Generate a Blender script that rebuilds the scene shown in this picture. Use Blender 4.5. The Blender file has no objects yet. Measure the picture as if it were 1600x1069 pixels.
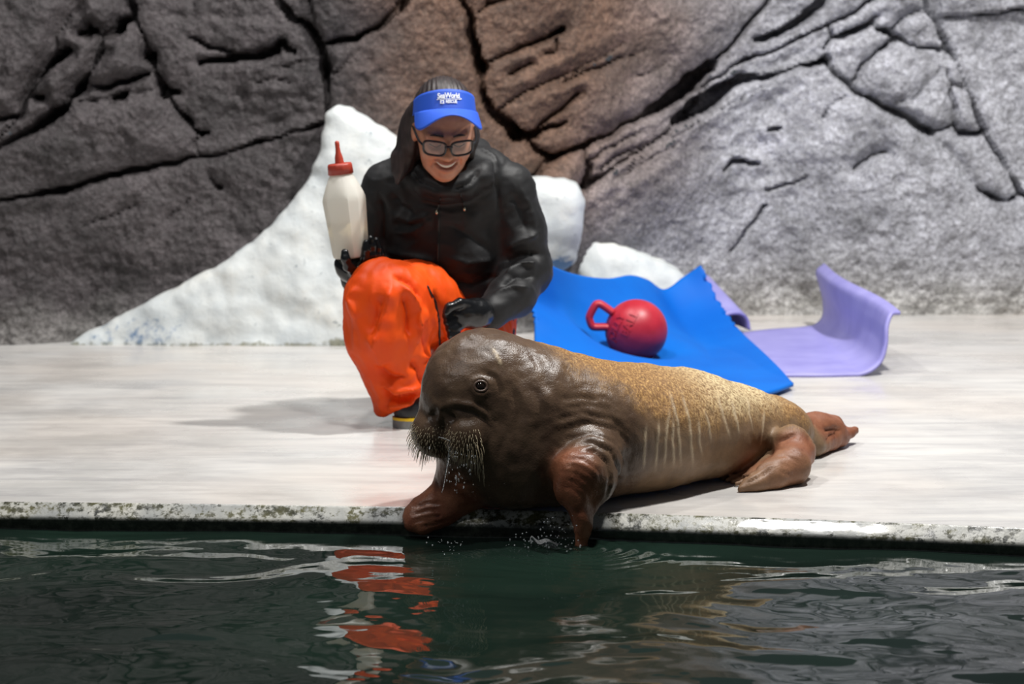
import bpy, bmesh, math, random
import numpy as np
from mathutils import Vector, Matrix
from mathutils.bvhtree import BVHTree

random.seed(7)
rng = np.random.default_rng(7)
scene = bpy.context.scene
COL = scene.collection

# ------------------------------------------------------------------ camera
FPX = 3778.0
CAM_H = 1.0
PITCH = math.atan((534.5 - 72.0) / FPX)
cam_data = bpy.data.cameras.new('camera')
cam_data.sensor_width = 36.0
cam_data.lens = FPX * 36.0 / 1600.0
cam_data.clip_start = 0.05
cam_data.dof.use_dof = True
cam_data.dof.focus_distance = 5.15
cam_data.dof.aperture_fstop = 5.0
cam = bpy.data.objects.new('camera', cam_data)
cam.location = (0, 0, CAM_H)
cam.rotation_euler = (math.pi / 2 - PITCH, 0, 0)
COL.objects.link(cam)
scene.camera = cam

# ------------------------------------------------------------------ world, lamps, exposure
world = bpy.data.worlds.new('world')
scene.world = world
world.use_nodes = True
bg = world.node_tree.nodes['Background']
bg.inputs[0].default_value = (0.80, 0.90, 1.0, 1)
bg.inputs[1].default_value = 0.09


def area_lamp(name, loc, target, size, power, color=(1, 1, 1), spread=180):
    ld = bpy.data.lights.new(name, 'AREA')
    ld.shape = 'DISK'
    ld.size = size
    ld.energy = power
    ld.color = color
    ld.spread = math.radians(spread)
    lo = bpy.data.objects.new(name, ld)
    lo.location = loc
    d = Vector(target) - Vector(loc)
    lo.rotation_euler = d.to_track_quat('-Z', 'Y').to_euler()
    COL.objects.link(lo)
    return lo


area_lamp('ceiling_lamp', (-0.9, 6.9, 4.3), (-0.3, 7.0, 0.0), 0.32, 84, (1.0, 0.98, 0.96))
area_lamp('ceiling_lamp', (-1.7, 4.1, 3.3), (-0.3, 5.4, 0.2), 0.30, 26, (1.0, 0.98, 0.96))
area_lamp('ceiling_lamp', (1.7, 6.3, 4.3), (1.4, 7.4, 0.0), 0.32, 285, (1.0, 0.98, 0.95))
area_lamp('ceiling_lamp', (0.30, 4.7, 4.0), (0.3, 5.4, 0.0), 0.30, 78, (1.0, 0.98, 0.95))

scene.view_settings.view_transform = 'Standard'
scene.view_settings.look = 'None'
scene.view_settings.gamma = 1.0
scene.view_settings.use_curve_mapping = False
scene.view_settings.exposure = -0.18

# ------------------------------------------------------------------ projection helpers (pixel -> place)
_F = np.array([0, math.cos(PITCH), -math.sin(PITCH)])
_U = np.array([0, math.sin(PITCH), math.cos(PITCH)])
_R = np.array([1.0, 0, 0])
_C = np.array([0, 0, CAM_H])


def ray(px, py):
    return _F + _R * (px - 800.0) / FPX + _U * (534.5 - py) / FPX


def at(px, py, Y):
    r = ray(px, py)
    return _C + r * (Y / r[1])


def G(px, py, z=0.0):
    r = ray(px, py)
    return _C + r * ((z - CAM_H) / r[2])


# ------------------------------------------------------------------ numpy noise
_perm = np.random.default_rng(3).permutation(256)
_perm = np.concatenate([_perm, _perm, _perm])
_g3 = np.random.default_rng(4).normal(size=(256, 3))
_g3 /= np.linalg.norm(_g3, axis=1)[:, None]


def pnoise(P):
    P = np.asarray(P, dtype=np.float64)
    i = np.floor(P).astype(np.int64)
    f = P - i
    i &= 255
    u = f * f * f * (f * (f * 6 - 15) + 10)
    out = np.zeros(len(P))
    for dx in (0, 1):
        wx = u[:, 0] if dx else 1 - u[:, 0]
        for dy in (0, 1):
            wy = u[:, 1] if dy else 1 - u[:, 1]
            for dz in (0, 1):
                wz = u[:, 2] if dz else 1 - u[:, 2]
                h = _perm[_perm[_perm[(i[:, 0] + dx) & 255] + ((i[:, 1] + dy) & 255)] + ((i[:, 2] + dz) & 255)]
                g = _g3[h]
                out += wx * wy * wz * (g[:, 0] * (f[:, 0] - dx) + g[:, 1] * (f[:, 1] - dy) + g[:, 2] * (f[:, 2] - dz))
    return out * 1.5


def fbm(P, octaves=3, gain=0.5):
    P = np.asarray(P, dtype=np.float64)
    a, o = 1.0, np.zeros(len(P))
    for k in range(octaves):
        o += a * pnoise(P + 17.3 * k)
        P = P * 2.03
        a *= gain
    return o


def sstep(a, b, x):
    t = np.clip((x - a) / (b - a), 0, 1)
    return t * t * (3 - 2 * t)


# ------------------------------------------------------------------ mesh helpers
def mk(name, verts, faces, material=None, parent=None, smooth=True):
    me = bpy.data.meshes.new(name)
    verts = np.asarray(verts, dtype=np.float32)
    if isinstance(faces, np.ndarray):
        n, w = faces.shape
        me.vertices.add(len(verts))
        me.vertices.foreach_set('co', verts.ravel())
        me.loops.add(n * w)
        me.loops.foreach_set('vertex_index', faces.astype(np.int32).ravel())
        me.polygons.add(n)
        me.polygons.foreach_set('loop_start', np.arange(0, n * w, w, dtype=np.int32))
        me.polygons.foreach_set('loop_total', np.full(n, w, dtype=np.int32))
        me.update(calc_edges=True)
        me.validate()
    else:
        me.from_pydata([tuple(map(float, v)) for v in verts], [], [tuple(map(int, f)) for f in faces])
        me.update()
    if smooth:
        me.polygons.foreach_set('use_smooth', np.ones(len(me.polygons), dtype=bool))
    if material:
        me.materials.append(material)
    ob = bpy.data.objects.new(name, me)
    COL.objects.link(ob)
    if parent is not None:
        ob.parent = parent
        ob.matrix_parent_inverse = Matrix.Translation(parent.location).inverted()
    return ob


def attr(ob, name, vals):
    a = ob.data.attributes.new(name, 'FLOAT', 'POINT')
    a.data.foreach_set('value', np.asarray(vals, dtype=np.float32))


def attr_col(ob, name, rgb):
    a = ob.data.attributes.new(name, 'FLOAT_COLOR', 'POINT')
    c = np.ones((len(rgb), 4), dtype=np.float32)
    c[:, :3] = rgb
    a.data.foreach_set('color', c.ravel())


def tag(o, label=None, cat=None, group=None, kind=None):
    if label: o['label'] = label
    if cat: o['category'] = cat
    if group: o['group'] = group
    if kind: o['kind'] = kind
    return o


def empty(name, loc):
    o = bpy.data.objects.new(name, None)
    o.location = tuple(map(float, loc))
    o.empty_display_size = 0.05
    COL.objects.link(o)
    return o


def vnormals(v, f):
    v = np.asarray(v); n = np.zeros_like(v)
    a, b, c, d = (v[f[:, i]] for i in range(4))
    fn = np.cross(c - a, d - b)
    for i in range(4):
        for ax in range(3):
            n[:, ax] += np.bincount(f[:, i], fn[:, ax], minlength=len(v))
    return n / (np.linalg.norm(n, axis=1)[:, None] + 1e-12)


def laplace(v, f, it=2, lam=0.5):
    e = np.concatenate([f[:, [0, 1]], f[:, [1, 2]], f[:, [2, 3]], f[:, [3, 0]]])
    for _ in range(it):
        s = np.zeros_like(v); c = np.bincount(e[:, 0], minlength=len(v)) + np.bincount(e[:, 1], minlength=len(v))
        for ax in range(3):
            s[:, ax] = np.bincount(e[:, 0], v[e[:, 1], ax], minlength=len(v)) + np.bincount(e[:, 1], v[e[:, 0], ax], minlength=len(v))
        v = v + lam * (s / np.maximum(c, 1)[:, None] - v)
    return v


class Field:
    """signed distance field on a rectilinear grid, meshed with surface nets"""
    def __init__(self, xs, ys, zs):
        self.ax = [np.asarray(a, dtype=np.float32) for a in (xs, ys, zs)]
        self.d = np.full([len(a) for a in self.ax], 0.5, dtype=np.float32)

    @staticmethod
    def span(lo, hi, step):
        lo, hi = np.asarray(lo), np.asarray(hi)
        return [np.arange(lo[i], hi[i] + step, step) for i in range(3)]

    def _apply(self, fn, lo, hi, k, op):
        sl = []
        for i in range(3):
            a = self.ax[i]
            i0 = max(0, np.searchsorted(a, lo[i]) - 2); i1 = min(len(a), np.searchsorted(a, hi[i]) + 2)
            if i1 <= i0: return
            sl.append(slice(i0, i1))
        X = self.ax[0][sl[0]][:, None, None]; Y = self.ax[1][sl[1]][None, :, None]; Z = self.ax[2][sl[2]][None, None, :]
        e = fn(X, Y, Z).astype(np.float32)
        b = self.d[tuple(sl)]
        if op == 'add':
            r = np.minimum(b, e)
            if k > 0:
                h = np.maximum(k - np.abs(b - e), 0) / k
                r = r - h * h * k * 0.25
        else:
            e = -e
            r = np.maximum(b, e)
            if k > 0:
                h = np.maximum(k - np.abs(b - e), 0) / k
                r = r + h * h * k * 0.25
        self.d[tuple(sl)] = r

    def cap(self, a, b, ra, rb, k=0.02, n=None, q=1.0, op='add'):
        a = np.asarray(a, float); b = np.asarray(b, float)
        ab = b - a; L2 = float(ab @ ab) + 1e-12
        m = max(ra, rb) + k + 0.012
        lo = np.minimum(a, b) - m; hi = np.maximum(a, b) + m
        if n is not None:
            n = np.asarray(n, float); n = n / np.linalg.norm(n)

        def fn(X, Y, Z):
            x, y, z = X - a[0], Y - a[1], Z - a[2]
            t = np.clip((x * ab[0] + y * ab[1] + z * ab[2]) / L2, 0, 1)
            x = x - t * ab[0]; y = y - t * ab[1]; z = z - t * ab[2]
            r = ra + (rb - ra) * t
            l2 = x * x + y * y + z * z
            if n is None:
                return np.sqrt(l2) - r
            w = x * n[0] + y * n[1] + z * n[2]
            l = np.sqrt(l2 - w * w + (w / q) ** 2 + 1e-12)
            return (l - r) * np.maximum(np.sqrt(l2) / l, min(q, 1))
        self._apply(fn, lo, hi, k, op)

    def chain(self, pts, k=0.02, n=None, q=1.0, op='add'):
        for (a, ra), (b, rb) in zip(pts[:-1], pts[1:]):
            self.cap(a, b, ra, rb, k, n, q, op)

    def ell(self, c, r, R=None, k=0.02, op='add'):
        c = np.asarray(c, float); r = np.asarray(r, float)
        R = np.eye(3) if R is None else np.asarray(R, float)   # columns: local axes
        m = r.max() + k + 0.012

        def fn(X, Y, Z):
            x, y, z = X - c[0], Y - c[1], Z - c[2]
            k0 = 0; k1 = 0
            for i in range(3):
                w = x * R[0, i] + y * R[1, i] + z * R[2, i]
                k0 = k0 + (w / r[i]) ** 2; k1 = k1 + (w / r[i] ** 2) ** 2
            k0 = np.sqrt(k0); k1 = np.sqrt(k1) + 1e-9
            return k0 * (k0 - 1.0) / k1
        self._apply(fn, c - m, c + m, k, op)

    def func(self, fn, k=0.0, op='add'):
        self._apply(fn, [-1e3] * 3, [1e3] * 3, k, op)

    def mesh(self, smooth=1):
        f = self.d; xs, ys, zs = self.ax
        ins = f < 0
        c = [ins[i:i - 1 if i == 0 else None, j:j - 1 if j == 0 else None, k:k - 1 if k == 0 else None]
             for i in (0, 1) for j in (0, 1) for k in (0, 1)]
        anyi = c[0].copy(); alli = c[0].copy()
        for q in c[1:]:
            anyi |= q; alli &= q
        I, J, K = np.nonzero(anyi & ~alli)
        idx = np.full(anyi.shape, -1, dtype=np.int32); idx[I, J, K] = np.arange(len(I))
        pos = np.zeros((len(I), 3)); cnt = np.zeros(len(I))
        for axis in range(3):
            o = [a for a in range(3) if a != axis]
            for u in (0, 1):
                for w in (0, 1):
                    da = [0, 0, 0]; da[o[0]] = u; da[o[1]] = w
                    db = list(da); db[axis] = 1
                    v0 = f[I + da[0], J + da[1], K + da[2]]; v1 = f[I + db[0], J + db[1], K + db[2]]
                    cr = (v0 < 0) != (v1 < 0)
                    t = np.where(cr, v0 / np.where(cr, v0 - v1, 1), 0)
                    for ax, (arr, ii) in enumerate(((xs, I), (ys, J), (zs, K))):
                        p = arr[ii + da[ax]].astype(float)
                        if ax == axis: p = p + t * (arr[ii + 1] - arr[ii])
                        pos[:, ax] += np.where(cr, p, 0)
                    cnt += cr
        pos /= np.maximum(cnt, 1)[:, None]
        faces = []
        nx, ny, nz = f.shape
        for axis in range(3):
            sl0 = [slice(1, -1)] * 3; sl0[axis] = slice(0, -1)
            sl1 = [slice(1, -1)] * 3; sl1[axis] = slice(1, None)
            a = ins[tuple(sl0)]; b = ins[tuple(sl1)]
            i, j, k = np.nonzero(a != b)
            g = [i + 1, j + 1, k + 1]; g[axis] = (i, j, k)[axis]
            flip = a[i, j, k]
            o1, o2 = (axis + 1) % 3, (axis + 2) % 3
            q = []
            for (u, w) in ((-1, -1), (0, -1), (0, 0), (-1, 0)):
                gg = [x.copy() for x in g]; gg[o1] = gg[o1] + u; gg[o2] = gg[o2] + w
                q.append(idx[gg[0], gg[1], gg[2]])
            q = np.stack(q, 1)
            q[~flip] = q[~flip][:, ::-1]
            faces.append(q)
        faces = np.concatenate(faces)
        faces = faces[(faces >= 0).all(1)]
        if smooth: pos = laplace(pos, faces, smooth)
        return pos, faces


def bvh_of(v, f):
    return BVHTree.FromPolygons(v.tolist(), f.tolist())


def hit(bvh, px, py):
    r = Vector(ray(px, py)).normalized()
    h = bvh.ray_cast(Vector(_C), r)
    return (np.array(h[0]), np.array(h[1])) if h[0] is not None else (None, None)


def trace(bvh, pts, step=5.0):
    out = []
    for (x0, y0), (x1, y1) in zip(pts[:-1], pts[1:]):
        n = max(1, int(math.hypot(x1 - x0, y1 - y0) / step))
        for i in range(n + 1):
            p, _ = hit(bvh, x0 + (x1 - x0) * i / n, y0 + (y1 - y0) * i / n)
            if p is not None: out.append(p)
    return out


def seg_dist(v, poly, reach):
    """distance of each vertex to a 3D polyline (only within reach) and the place along it 0..1"""
    P = np.asarray(poly)
    d = np.full(len(v), 1e3); s = np.zeros(len(v))
    lo = P.min(0) - reach; hi = P.max(0) + reach
    m = np.nonzero(((v > lo) & (v < hi)).all(1))[0]
    if len(m) == 0: return d, s
    w = v[m]; dd = np.full(len(w), 1e3); ss = np.zeros(len(w)); n = len(P) - 1
    for i in range(n):
        a, b = P[i], P[i + 1]; ab = b - a
        t = np.clip(((w - a) @ ab) / (ab @ ab + 1e-12), 0, 1)
        q = np.linalg.norm(w - a - t[:, None] * ab, axis=1)
        better = q < dd
        dd[better] = q[better]; ss[better] = (i + t[better]) / n
    d[m] = dd; s[m] = ss
    return d, s


def crease(v, f, bvh, pts, amp, width, taper=True, sharp=False):
    """raise (amp>0) or sink (amp<0) the surface along a line"""
    P = trace(bvh, pts)
    if len(P) < 2: return np.zeros(len(v))
    d, s = seg_dist(v, P, width * (5 if sharp else 3))
    e = (np.exp(-np.maximum(d, 0.0) / width) if sharp else np.exp(-(d / width) ** 2)) * amp
    if taper: e = e * np.clip(np.sin(np.pi * np.clip(s, 0.03, 0.97)) * 1.8, 0, 1)
    return e


def catmull(pts, n):
    P = np.asarray(pts, float)
    P = np.vstack([2 * P[0] - P[1], P, 2 * P[-1] - P[-2]])
    m = len(P) - 3
    out = []
    for u in np.linspace(0, m, n):
        i = min(int(u), m - 1); t = u - i
        a, b, c, d = P[i], P[i + 1], P[i + 2], P[i + 3]
        out.append(0.5 * (2 * b + (c - a) * t + (2 * a - 5 * b + 4 * c - d) * t * t + (3 * b - a - 3 * c + d) * t ** 3))
    return np.array(out)


def tube(pts, radii, seg=8, closed=False):
    P = np.asarray(pts, float); n = len(P)
    R = np.full(n, radii) if np.isscalar(radii) else np.asarray(radii)
    T = np.gradient(P, axis=0)
    if closed: T = np.roll(P, -1, 0) - np.roll(P, 1, 0)
    T /= np.linalg.norm(T, axis=1)[:, None] + 1e-12
    up = np.array([0, 0, 1.0]) if abs(T[0][2]) < 0.9 else np.array([1.0, 0, 0])
    V = []
    nrm = np.cross(T[0], up); nrm /= np.linalg.norm(nrm)
    for i in range(n):
        nrm = nrm - T[i] * (nrm @ T[i]); nrm /= np.linalg.norm(nrm) + 1e-12
        bi = np.cross(T[i], nrm)
        for k in range(seg):
            a = 2 * math.pi * k / seg
            V.append(P[i] + R[i] * (math.cos(a) * nrm + math.sin(a) * bi))
    Fc = []
    for i in range(n if closed else n - 1):
        j = (i + 1) % n
        for k in range(seg):
            l = (k + 1) % seg
            Fc.append((i * seg + k, i * seg + l, j * seg + l, j * seg + k))
    if not closed:
        Fc.append(tuple(range(seg))[::-1]); Fc.append(tuple((n - 1) * seg + k for k in range(seg)))
    return V, Fc


def join(parts):
    V, Fc = [], []
    for v, f in parts:
        o = len(V); V.extend(v); Fc.extend([tuple(i + o for i in q) for q in f])
    return V, Fc


def ball_mesh(c, r, seg=12, rings=8):
    V = [np.asarray(c) + [0, 0, r]]; Fc = []
    for i in range(1, rings):
        th = math.pi * i / rings
        for k in range(seg):
            a = 2 * math.pi * k / seg
            V.append(np.asarray(c) + r * np.array([math.sin(th) * math.cos(a), math.sin(th) * math.sin(a), math.cos(th)]))
    V.append(np.asarray(c) - [0, 0, r])
    for k in range(seg):
        Fc.append((0, 1 + k, 1 + (k + 1) % seg))
        for i in range(rings - 2):
            a = 1 + i * seg
            Fc.append((a + k, a + seg + k, a + seg + (k + 1) % seg, a + (k + 1) % seg))
        a = 1 + (rings - 2) * seg
        Fc.append((a + k, len(V) - 1, a + (k + 1) % seg))
    return V, Fc


# ------------------------------------------------------------------ materials
def lin(r, g, b):
    return tuple((c / 255 / 12.92) if c / 255 <= 0.04045 else ((c / 255 + 0.055) / 1.055) ** 2.4 for c in (r, g, b))


class Mat:
    def __init__(self, name, color=(0.5, 0.5, 0.5), rough=0.5, **kw):
        self.m = bpy.data.materials.new(name)
        self.m.use_nodes = True
        self.nt = self.m.node_tree
        self.b = self.nt.nodes['Principled BSDF']
        self.out = self.nt.nodes['Material Output']
        self.set('Base Color', (*color, 1)); self.set('Roughness', rough)
        for k, v in kw.items(): self.set(k.replace('_', ' '), v)

    def set(self, k, v):
        if isinstance(v, bpy.types.NodeSocket): self.nt.links.new(v, self.b.inputs[k])
        else: self.b.inputs[k].default_value = v

    def node(self, t, **kw):
        n = self.nt.nodes.new(t)
        for k, v in kw.items(): setattr(n, k, v)
        return n

    def link(self, a, b): self.nt.links.new(a, b)

    def coord(self, scale=(1, 1, 1), rot=(0, 0, 0)):
        tc = self.node('ShaderNodeTexCoord'); mp = self.node('ShaderNodeMapping')
        mp.inputs['Scale'].default_value = scale; mp.inputs['Rotation'].default_value = rot
        self.link(tc.outputs['Object'], mp.inputs['Vector'])
        return mp.outputs[0]

    def noise(self, scale, detail=4, rough=0.55, vec=None, dist=0.0):
        n = self.node('ShaderNodeTexNoise')
        n.inputs['Scale'].default_value = scale; n.inputs['Detail'].default_value = detail
        n.inputs['Roughness'].default_value = rough; n.inputs['Distortion'].default_value = dist
        self.link(vec if vec is not None else self.coord(), n.inputs['Vector'])
        return n.outputs['Fac']

    def voronoi(self, scale, vec=None, feature='F1'):
        n = self.node('ShaderNodeTexVoronoi', feature=feature)
        n.inputs['Scale'].default_value = scale
        self.link(vec if vec is not None else self.coord(), n.inputs['Vector'])
        return n.outputs['Distance']

    def attr(self, name, color=False):
        n = self.node('ShaderNodeAttribute', attribute_name=name)
        return n.outputs['Color' if color else 'Fac']

    def ramp(self, fac, stops):
        n = self.node('ShaderNodeValToRGB')
        el = n.color_ramp.elements
        while len(el) < len(stops): el.new(0.5)
        for e, (p, c) in zip(el, stops):
            e.position = p; e.color = (*c, 1) if len(c) == 3 else c
        self.link(fac, n.inputs[0])
        return n.outputs[0]

    def val(self, fac, a, b, lo=0.0, hi=1.0):
        n = self.node('ShaderNodeMapRange')
        for i, x in enumerate((a, b, lo, hi)): n.inputs[i + 1].default_value = x
        self.link(fac, n.inputs[0])
        return n.outputs[0]

    def mix(self, fac, a, b, mode='MIX'):
        n = self.node('ShaderNodeMix', data_type='RGBA', blend_type=mode)
        for s, x in ((n.inputs[0], fac), (n.inputs[6], a), (n.inputs[7], b)):
            if isinstance(x, bpy.types.NodeSocket): self.link(x, s)
            elif isinstance(x, (int, float)): s.default_value = x
            else: s.default_value = (*x, 1)
        return n.outputs[2]

    def math(self, op, a, b=0.0):
        n = self.node('ShaderNodeMath', operation=op)
        for s, x in ((n.inputs[0], a), (n.inputs[1], b)):
            if isinstance(x, bpy.types.NodeSocket): self.link(x, s)
            else: s.default_value = x
        return n.outputs[0]

    def bump(self, h, strength=0.3, dist=0.01, prev=None):
        n = self.node('ShaderNodeBump')
        n.inputs['Strength'].default_value = strength; n.inputs['Distance'].default_value = dist
        self.link(h, n.inputs['Height'])
        if prev is not None: self.link(prev, n.inputs['Normal'])
        self.link(n.outputs[0], self.b.inputs['Normal'])
        return n.outputs[0]

# ================================================================== THE SETTING
# ---- pool edge line on the deck (px, py) -> world
_edge = [G(x, y) for x, y in ((0, 784), (320, 787.5), (625, 792), (950, 801.5), (1250, 811), (1600, 825))]
_edge = np.array([p[:2] for p in _edge])


def edgeY(x):
    x = np.asarray(x, float)
    y = np.interp(x, _edge[:, 0], _edge[:, 1])
    s0 = (_edge[1, 1] - _edge[0, 1]) / (_edge[1, 0] - _edge[0, 0]); s1 = (_edge[-1, 1] - _edge[-2, 1]) / (_edge[-1, 0] - _edge[-2, 0])
    y = np.where(x < _edge[0, 0], _edge[0, 1] + s0 * (x - _edge[0, 0]), y)
    return np.where(x > _edge[-1, 0], _edge[-1, 1] + s1 * (x - _edge[-1, 0]), y)


_wx = np.linspace(-7, 7, 1401)
_wb = np.interp(_wx, [-7, -1.75, -1.2, -0.5, 0.05, 0.55, 0.95, 7], [8.05, 8.05, 8.22, 8.26, 8.45, 8.85, 9.06, 9.12])
_kern = np.exp(-(np.arange(-30, 31) / 14.0) ** 2); _kern /= _kern.sum()
_wb = np.convolve(np.pad(_wb, 30, mode='edge'), _kern, mode='valid')


def wallY(x, z):
    return np.interp(x, _wx, _wb) + 0.07 * np.asarray(z)


def on_wall(px, py):
    Y = 8.5
    for _ in range(12):
        p = at(px, py, Y); Y = float(wallY(p[0], p[2]))
    return np.array([p[0], p[2]])


# ---- rock wall
CR = [
 [(118,10,2),(102,35,2),(88,57,2),(85,82,3)],
 [(100,80,10),(88,88,14),(70,104,9),(50,130,7),(38,152,8),(27,180,6),(5,187,5),(-15,190,5)],
 [(38,152,5),(60,153,6)],
 [(158,55,3),(160,80,4),(140,115,3),(125,135,11),(108,152,8),(100,168,8),(85,176,13),(65,193,11),(40,208,8),(0,229,5),(-20,236,5)],
 [(0,215,2),(12,200,3),(24,182,4)],
 [(145,132,3),(160,137,5),(195,127,6),(230,115,5)],
 [(177,153,6),(193,148,7)], [(120,160,3),(180,152,2),(245,142,2)],
 [(200,25,6),(213,48,4),(225,72,5),(232,90,13),(238,108,4),(245,128,7),(256,148,11),(278,145,5)],
 [(256,148,4),(275,175,4),(287,183,7),(300,205,3),(312,210,7),(325,208,4)],
 [(312,210,3),(303,225,2),(312,246,2)],
 [(193,-15,8),(203,15,8),(200,25,6),(188,45,14),(170,53,8),(158,55,3)],
 [(122,50,6),(148,51,6)], [(135,40,5),(135,50,9)], [(148,51,3),(158,56,3)],
 [(290,57,2),(300,62,4),(335,75,4),(365,85,4),(400,78,4),(432,76,6),(440,65,8),(445,75,6),(460,82,4)],
 [(312,99,5),(350,92,8),(400,86,8),(432,80,8)], [(425,104,2),(450,106,2),(468,98,2)],
 [(428,-15,8),(440,10,8),(455,28,7),(475,36,7),(490,50,9),(500,68,9),(506,85,7),(509,110,9),(513,150,5),(512,180,4),(505,197,3)],
 [(503,197,5),(468,206,3),(440,213,3),(400,225,5),(388,230,4),(350,240,3),(300,248,4),(246,258,5),(178,273,7),(130,287,5),(94,298,7),(37,307,4),(-20,316,3)],
 [(325,270,2),(335,288,3),(343,293,4)], [(130,352,2),(180,335,2),(210,322,2)], [(262,340,2),(285,320,2),(295,310,2)],
 [(503,68,6),(530,64,6),(570,54,6),(600,36,6),(625,12,9),(645,-15,9)], [(486,-15,3),(487,20,3),(488,46,3)],
 [(509,110,2),(520,119,3),(530,110,2),(560,75,2)], [(400,130,2),(425,122,2),(450,128,2)],
 [(714,-15,8),(728,15,7),(735,45,10),(745,92,13),(752,105,15),(750,125,6),(757,155,9),(768,178,10),(790,195,12),(810,212,18),(822,212,12),(845,208,7),(880,190,4)],
 [(810,212,4),(828,225,8),(840,238,8),(860,250,10),(885,241,8),(912,229,9)], [(860,252,8),(845,264,6),(825,278,6)],
 [(905,232,10),(930,220,5),(960,205,4),(1000,183,6),(1040,160,20),(1075,133,24),(1108,103,16),(1120,92,5),(1145,70,5),(1175,30,5),(1215,-15,5)],
 [(1055,190,12),(1090,168,25),(1130,142,22),(1160,122,12),(1190,122,8),(1215,116,5)],
 [(1085,145,3),(1110,128,4),(1140,108,3),(1165,92,6),(1195,86,4),(1230,72,4),(1290,42,4),(1340,15,4),(1385,-15,5)],
 [(914,240,8),(920,262,6),(912,292,12),(935,278,5),(975,250,3),(1030,215,3),(1058,195,4)], [(920,250,3),(950,232,3),(1000,205,2)], [(935,262,3),(975,240,3),(1010,222,2)],
 [(970,265,2),(1050,215,2),(1120,172,2),(1190,135,2),(1240,112,2)], [(960,278,2),(1010,250,2),(1060,222,2)],
 [(1185,62,7),(1215,54,9),(1255,30,10),(1280,8,10),(1305,-15,9)],
 [(1300,60,6),(1335,50,10),(1360,38,8),(1372,26,5)], [(1296,40,3),(1300,62,5),(1285,85,3)],
 [(1215,116,4),(1250,105,4),(1270,102,9),(1290,93,12),(1297,110,5),(1320,130,6),(1345,148,6),(1390,170,7),(1420,188,7),(1455,208,9)],
 [(1330,134,4),(1345,100,4),(1370,80,4),(1390,66,6),(1405,58,9),(1415,66,4),(1430,74,3),(1470,77,7),(1485,80,6)],
 [(1366,36,4),(1372,46,5),(1390,50,9),(1405,58,8)], [(1392,48,4),(1410,32,3),(1445,15,3)],
 [(1450,-20,18),(1458,15,19),(1465,40,6),(1480,75,7),(1495,100,3),(1515,150,3),(1530,185,7),(1540,210,5),(1560,245,6),(1580,270,3),(1595,300,7),(1620,325,7)],
 [(1487,133,4),(1489,160,4),(1490,190,5),(1500,207,6),(1520,211,8),(1538,206,8)], [(1482,110,3),(1480,122,3),(1487,133,3),(1500,133,3),(1512,140,3)],
 [(1455,208,4),(1475,201,3),(1490,195,4)], [(1395,165,2),(1425,155,2),(1450,130,2),(1470,108,2)],
 [(1475,26,3),(1520,22,3),(1600,15,4),(1640,12,4)],
 [(1455,212,2),(1480,240,2),(1510,275,2),(1530,298,4),(1555,312,8),(1575,316,5),(1597,305,8)],
 [(1320,148,2),(1295,165,2),(1285,182,3)], [(1330,262,3),(1360,240,3),(1380,233,3)], [(1200,202,4),(1217,203,5)],
 [(1195,295,3),(1240,285,3),(1260,275,3)], [(1130,268,4),(1150,250,7),(1185,256,4)], [(1144,388,3),(1165,360,3),(1195,321,4)],
 [(760,97,3),(800,80,4),(850,62,5),(878,45,8)], [(797,114,4),(830,100,3)], [(775,172,3),(830,140,3),(875,118,3),(920,100,2),(975,70,2)],
 [(880,125,3),(935,105,3),(1010,78,2)], [(835,206,5),(870,176,5),(905,145,4)], [(845,215,2),(890,198,2)], [(850,84,3),(868,80,3),(868,62,3)],
 [(985,122,2),(1020,112,2),(1040,98,2)], [(745,20,3),(760,5,4),(790,0,3)],
]
gx = np.arange(-3.3, 3.3, 0.009)
gz = np.concatenate([np.arange(-0.06, 1.30, 0.009), np.arange(1.31, 1.75, 0.03)])
NX, NZ = len(gx), len(gz)
X2, Z2 = np.meshgrid(gx, gz, indexing='ij')
P2 = np.stack([X2.ravel(), np.zeros(X2.size), Z2.ravel()], 1)
wx_ = X2 + (0.010 * fbm(P2 * 14, 2)).reshape(X2.shape); wz_ = Z2 + (0.010 * fbm(P2 * 14 + 50, 2)).reshape(X2.shape)
Dc = np.full(X2.shape, 0.4); Wc = np.full(X2.shape, 0.01)
for line in CR:
    line = list(line)
    for end in (0, -1):                       # cracks that leave the picture run on
        x, y, w = line[end]
        if y <= -10: q = (x + (x - line[1 if end == 0 else -2][0]) * 6, -800, w)
        elif x <= -10: q = (-1000, y + 120, w)
        elif x >= 1610: q = (2500, y + 260, w)
        else: continue
        line.insert(0, q) if end == 0 else line.append(q)
    pts = [(on_wall(x, y), w * 1.30 / 440.0 + 0.003) for x, y, w in line]
    for (a, wa), (b, wb) in zip(pts[:-1], pts[1:]):
        lo = np.minimum(a, b) - 0.4; hi = np.maximum(a, b) + 0.4
        i0, i1 = np.searchsorted(gx, [lo[0], hi[0]]); j0, j1 = np.searchsorted(gz, [lo[1], hi[1]])
        if i1 <= i0 or j1 <= j0: continue
        s = (slice(i0, i1), slice(j0, j1))
        px_, pz_ = wx_[s] - a[0], wz_[s] - a[1]; ab = b - a
        t = np.clip((px_ * ab[0] + pz_ * ab[1]) / (ab @ ab + 1e-9), 0, 1)
        w = wa + (wb - wa) * t
        d = np.hypot(px_ - t * ab[0], pz_ - t * ab[1]) - np.maximum(w * 0.5, 0.0045)
        m = d < Dc[s]
        Dc[s] = np.where(m, d, Dc[s]); Wc[s] = np.where(m, w, Wc[s])
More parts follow.
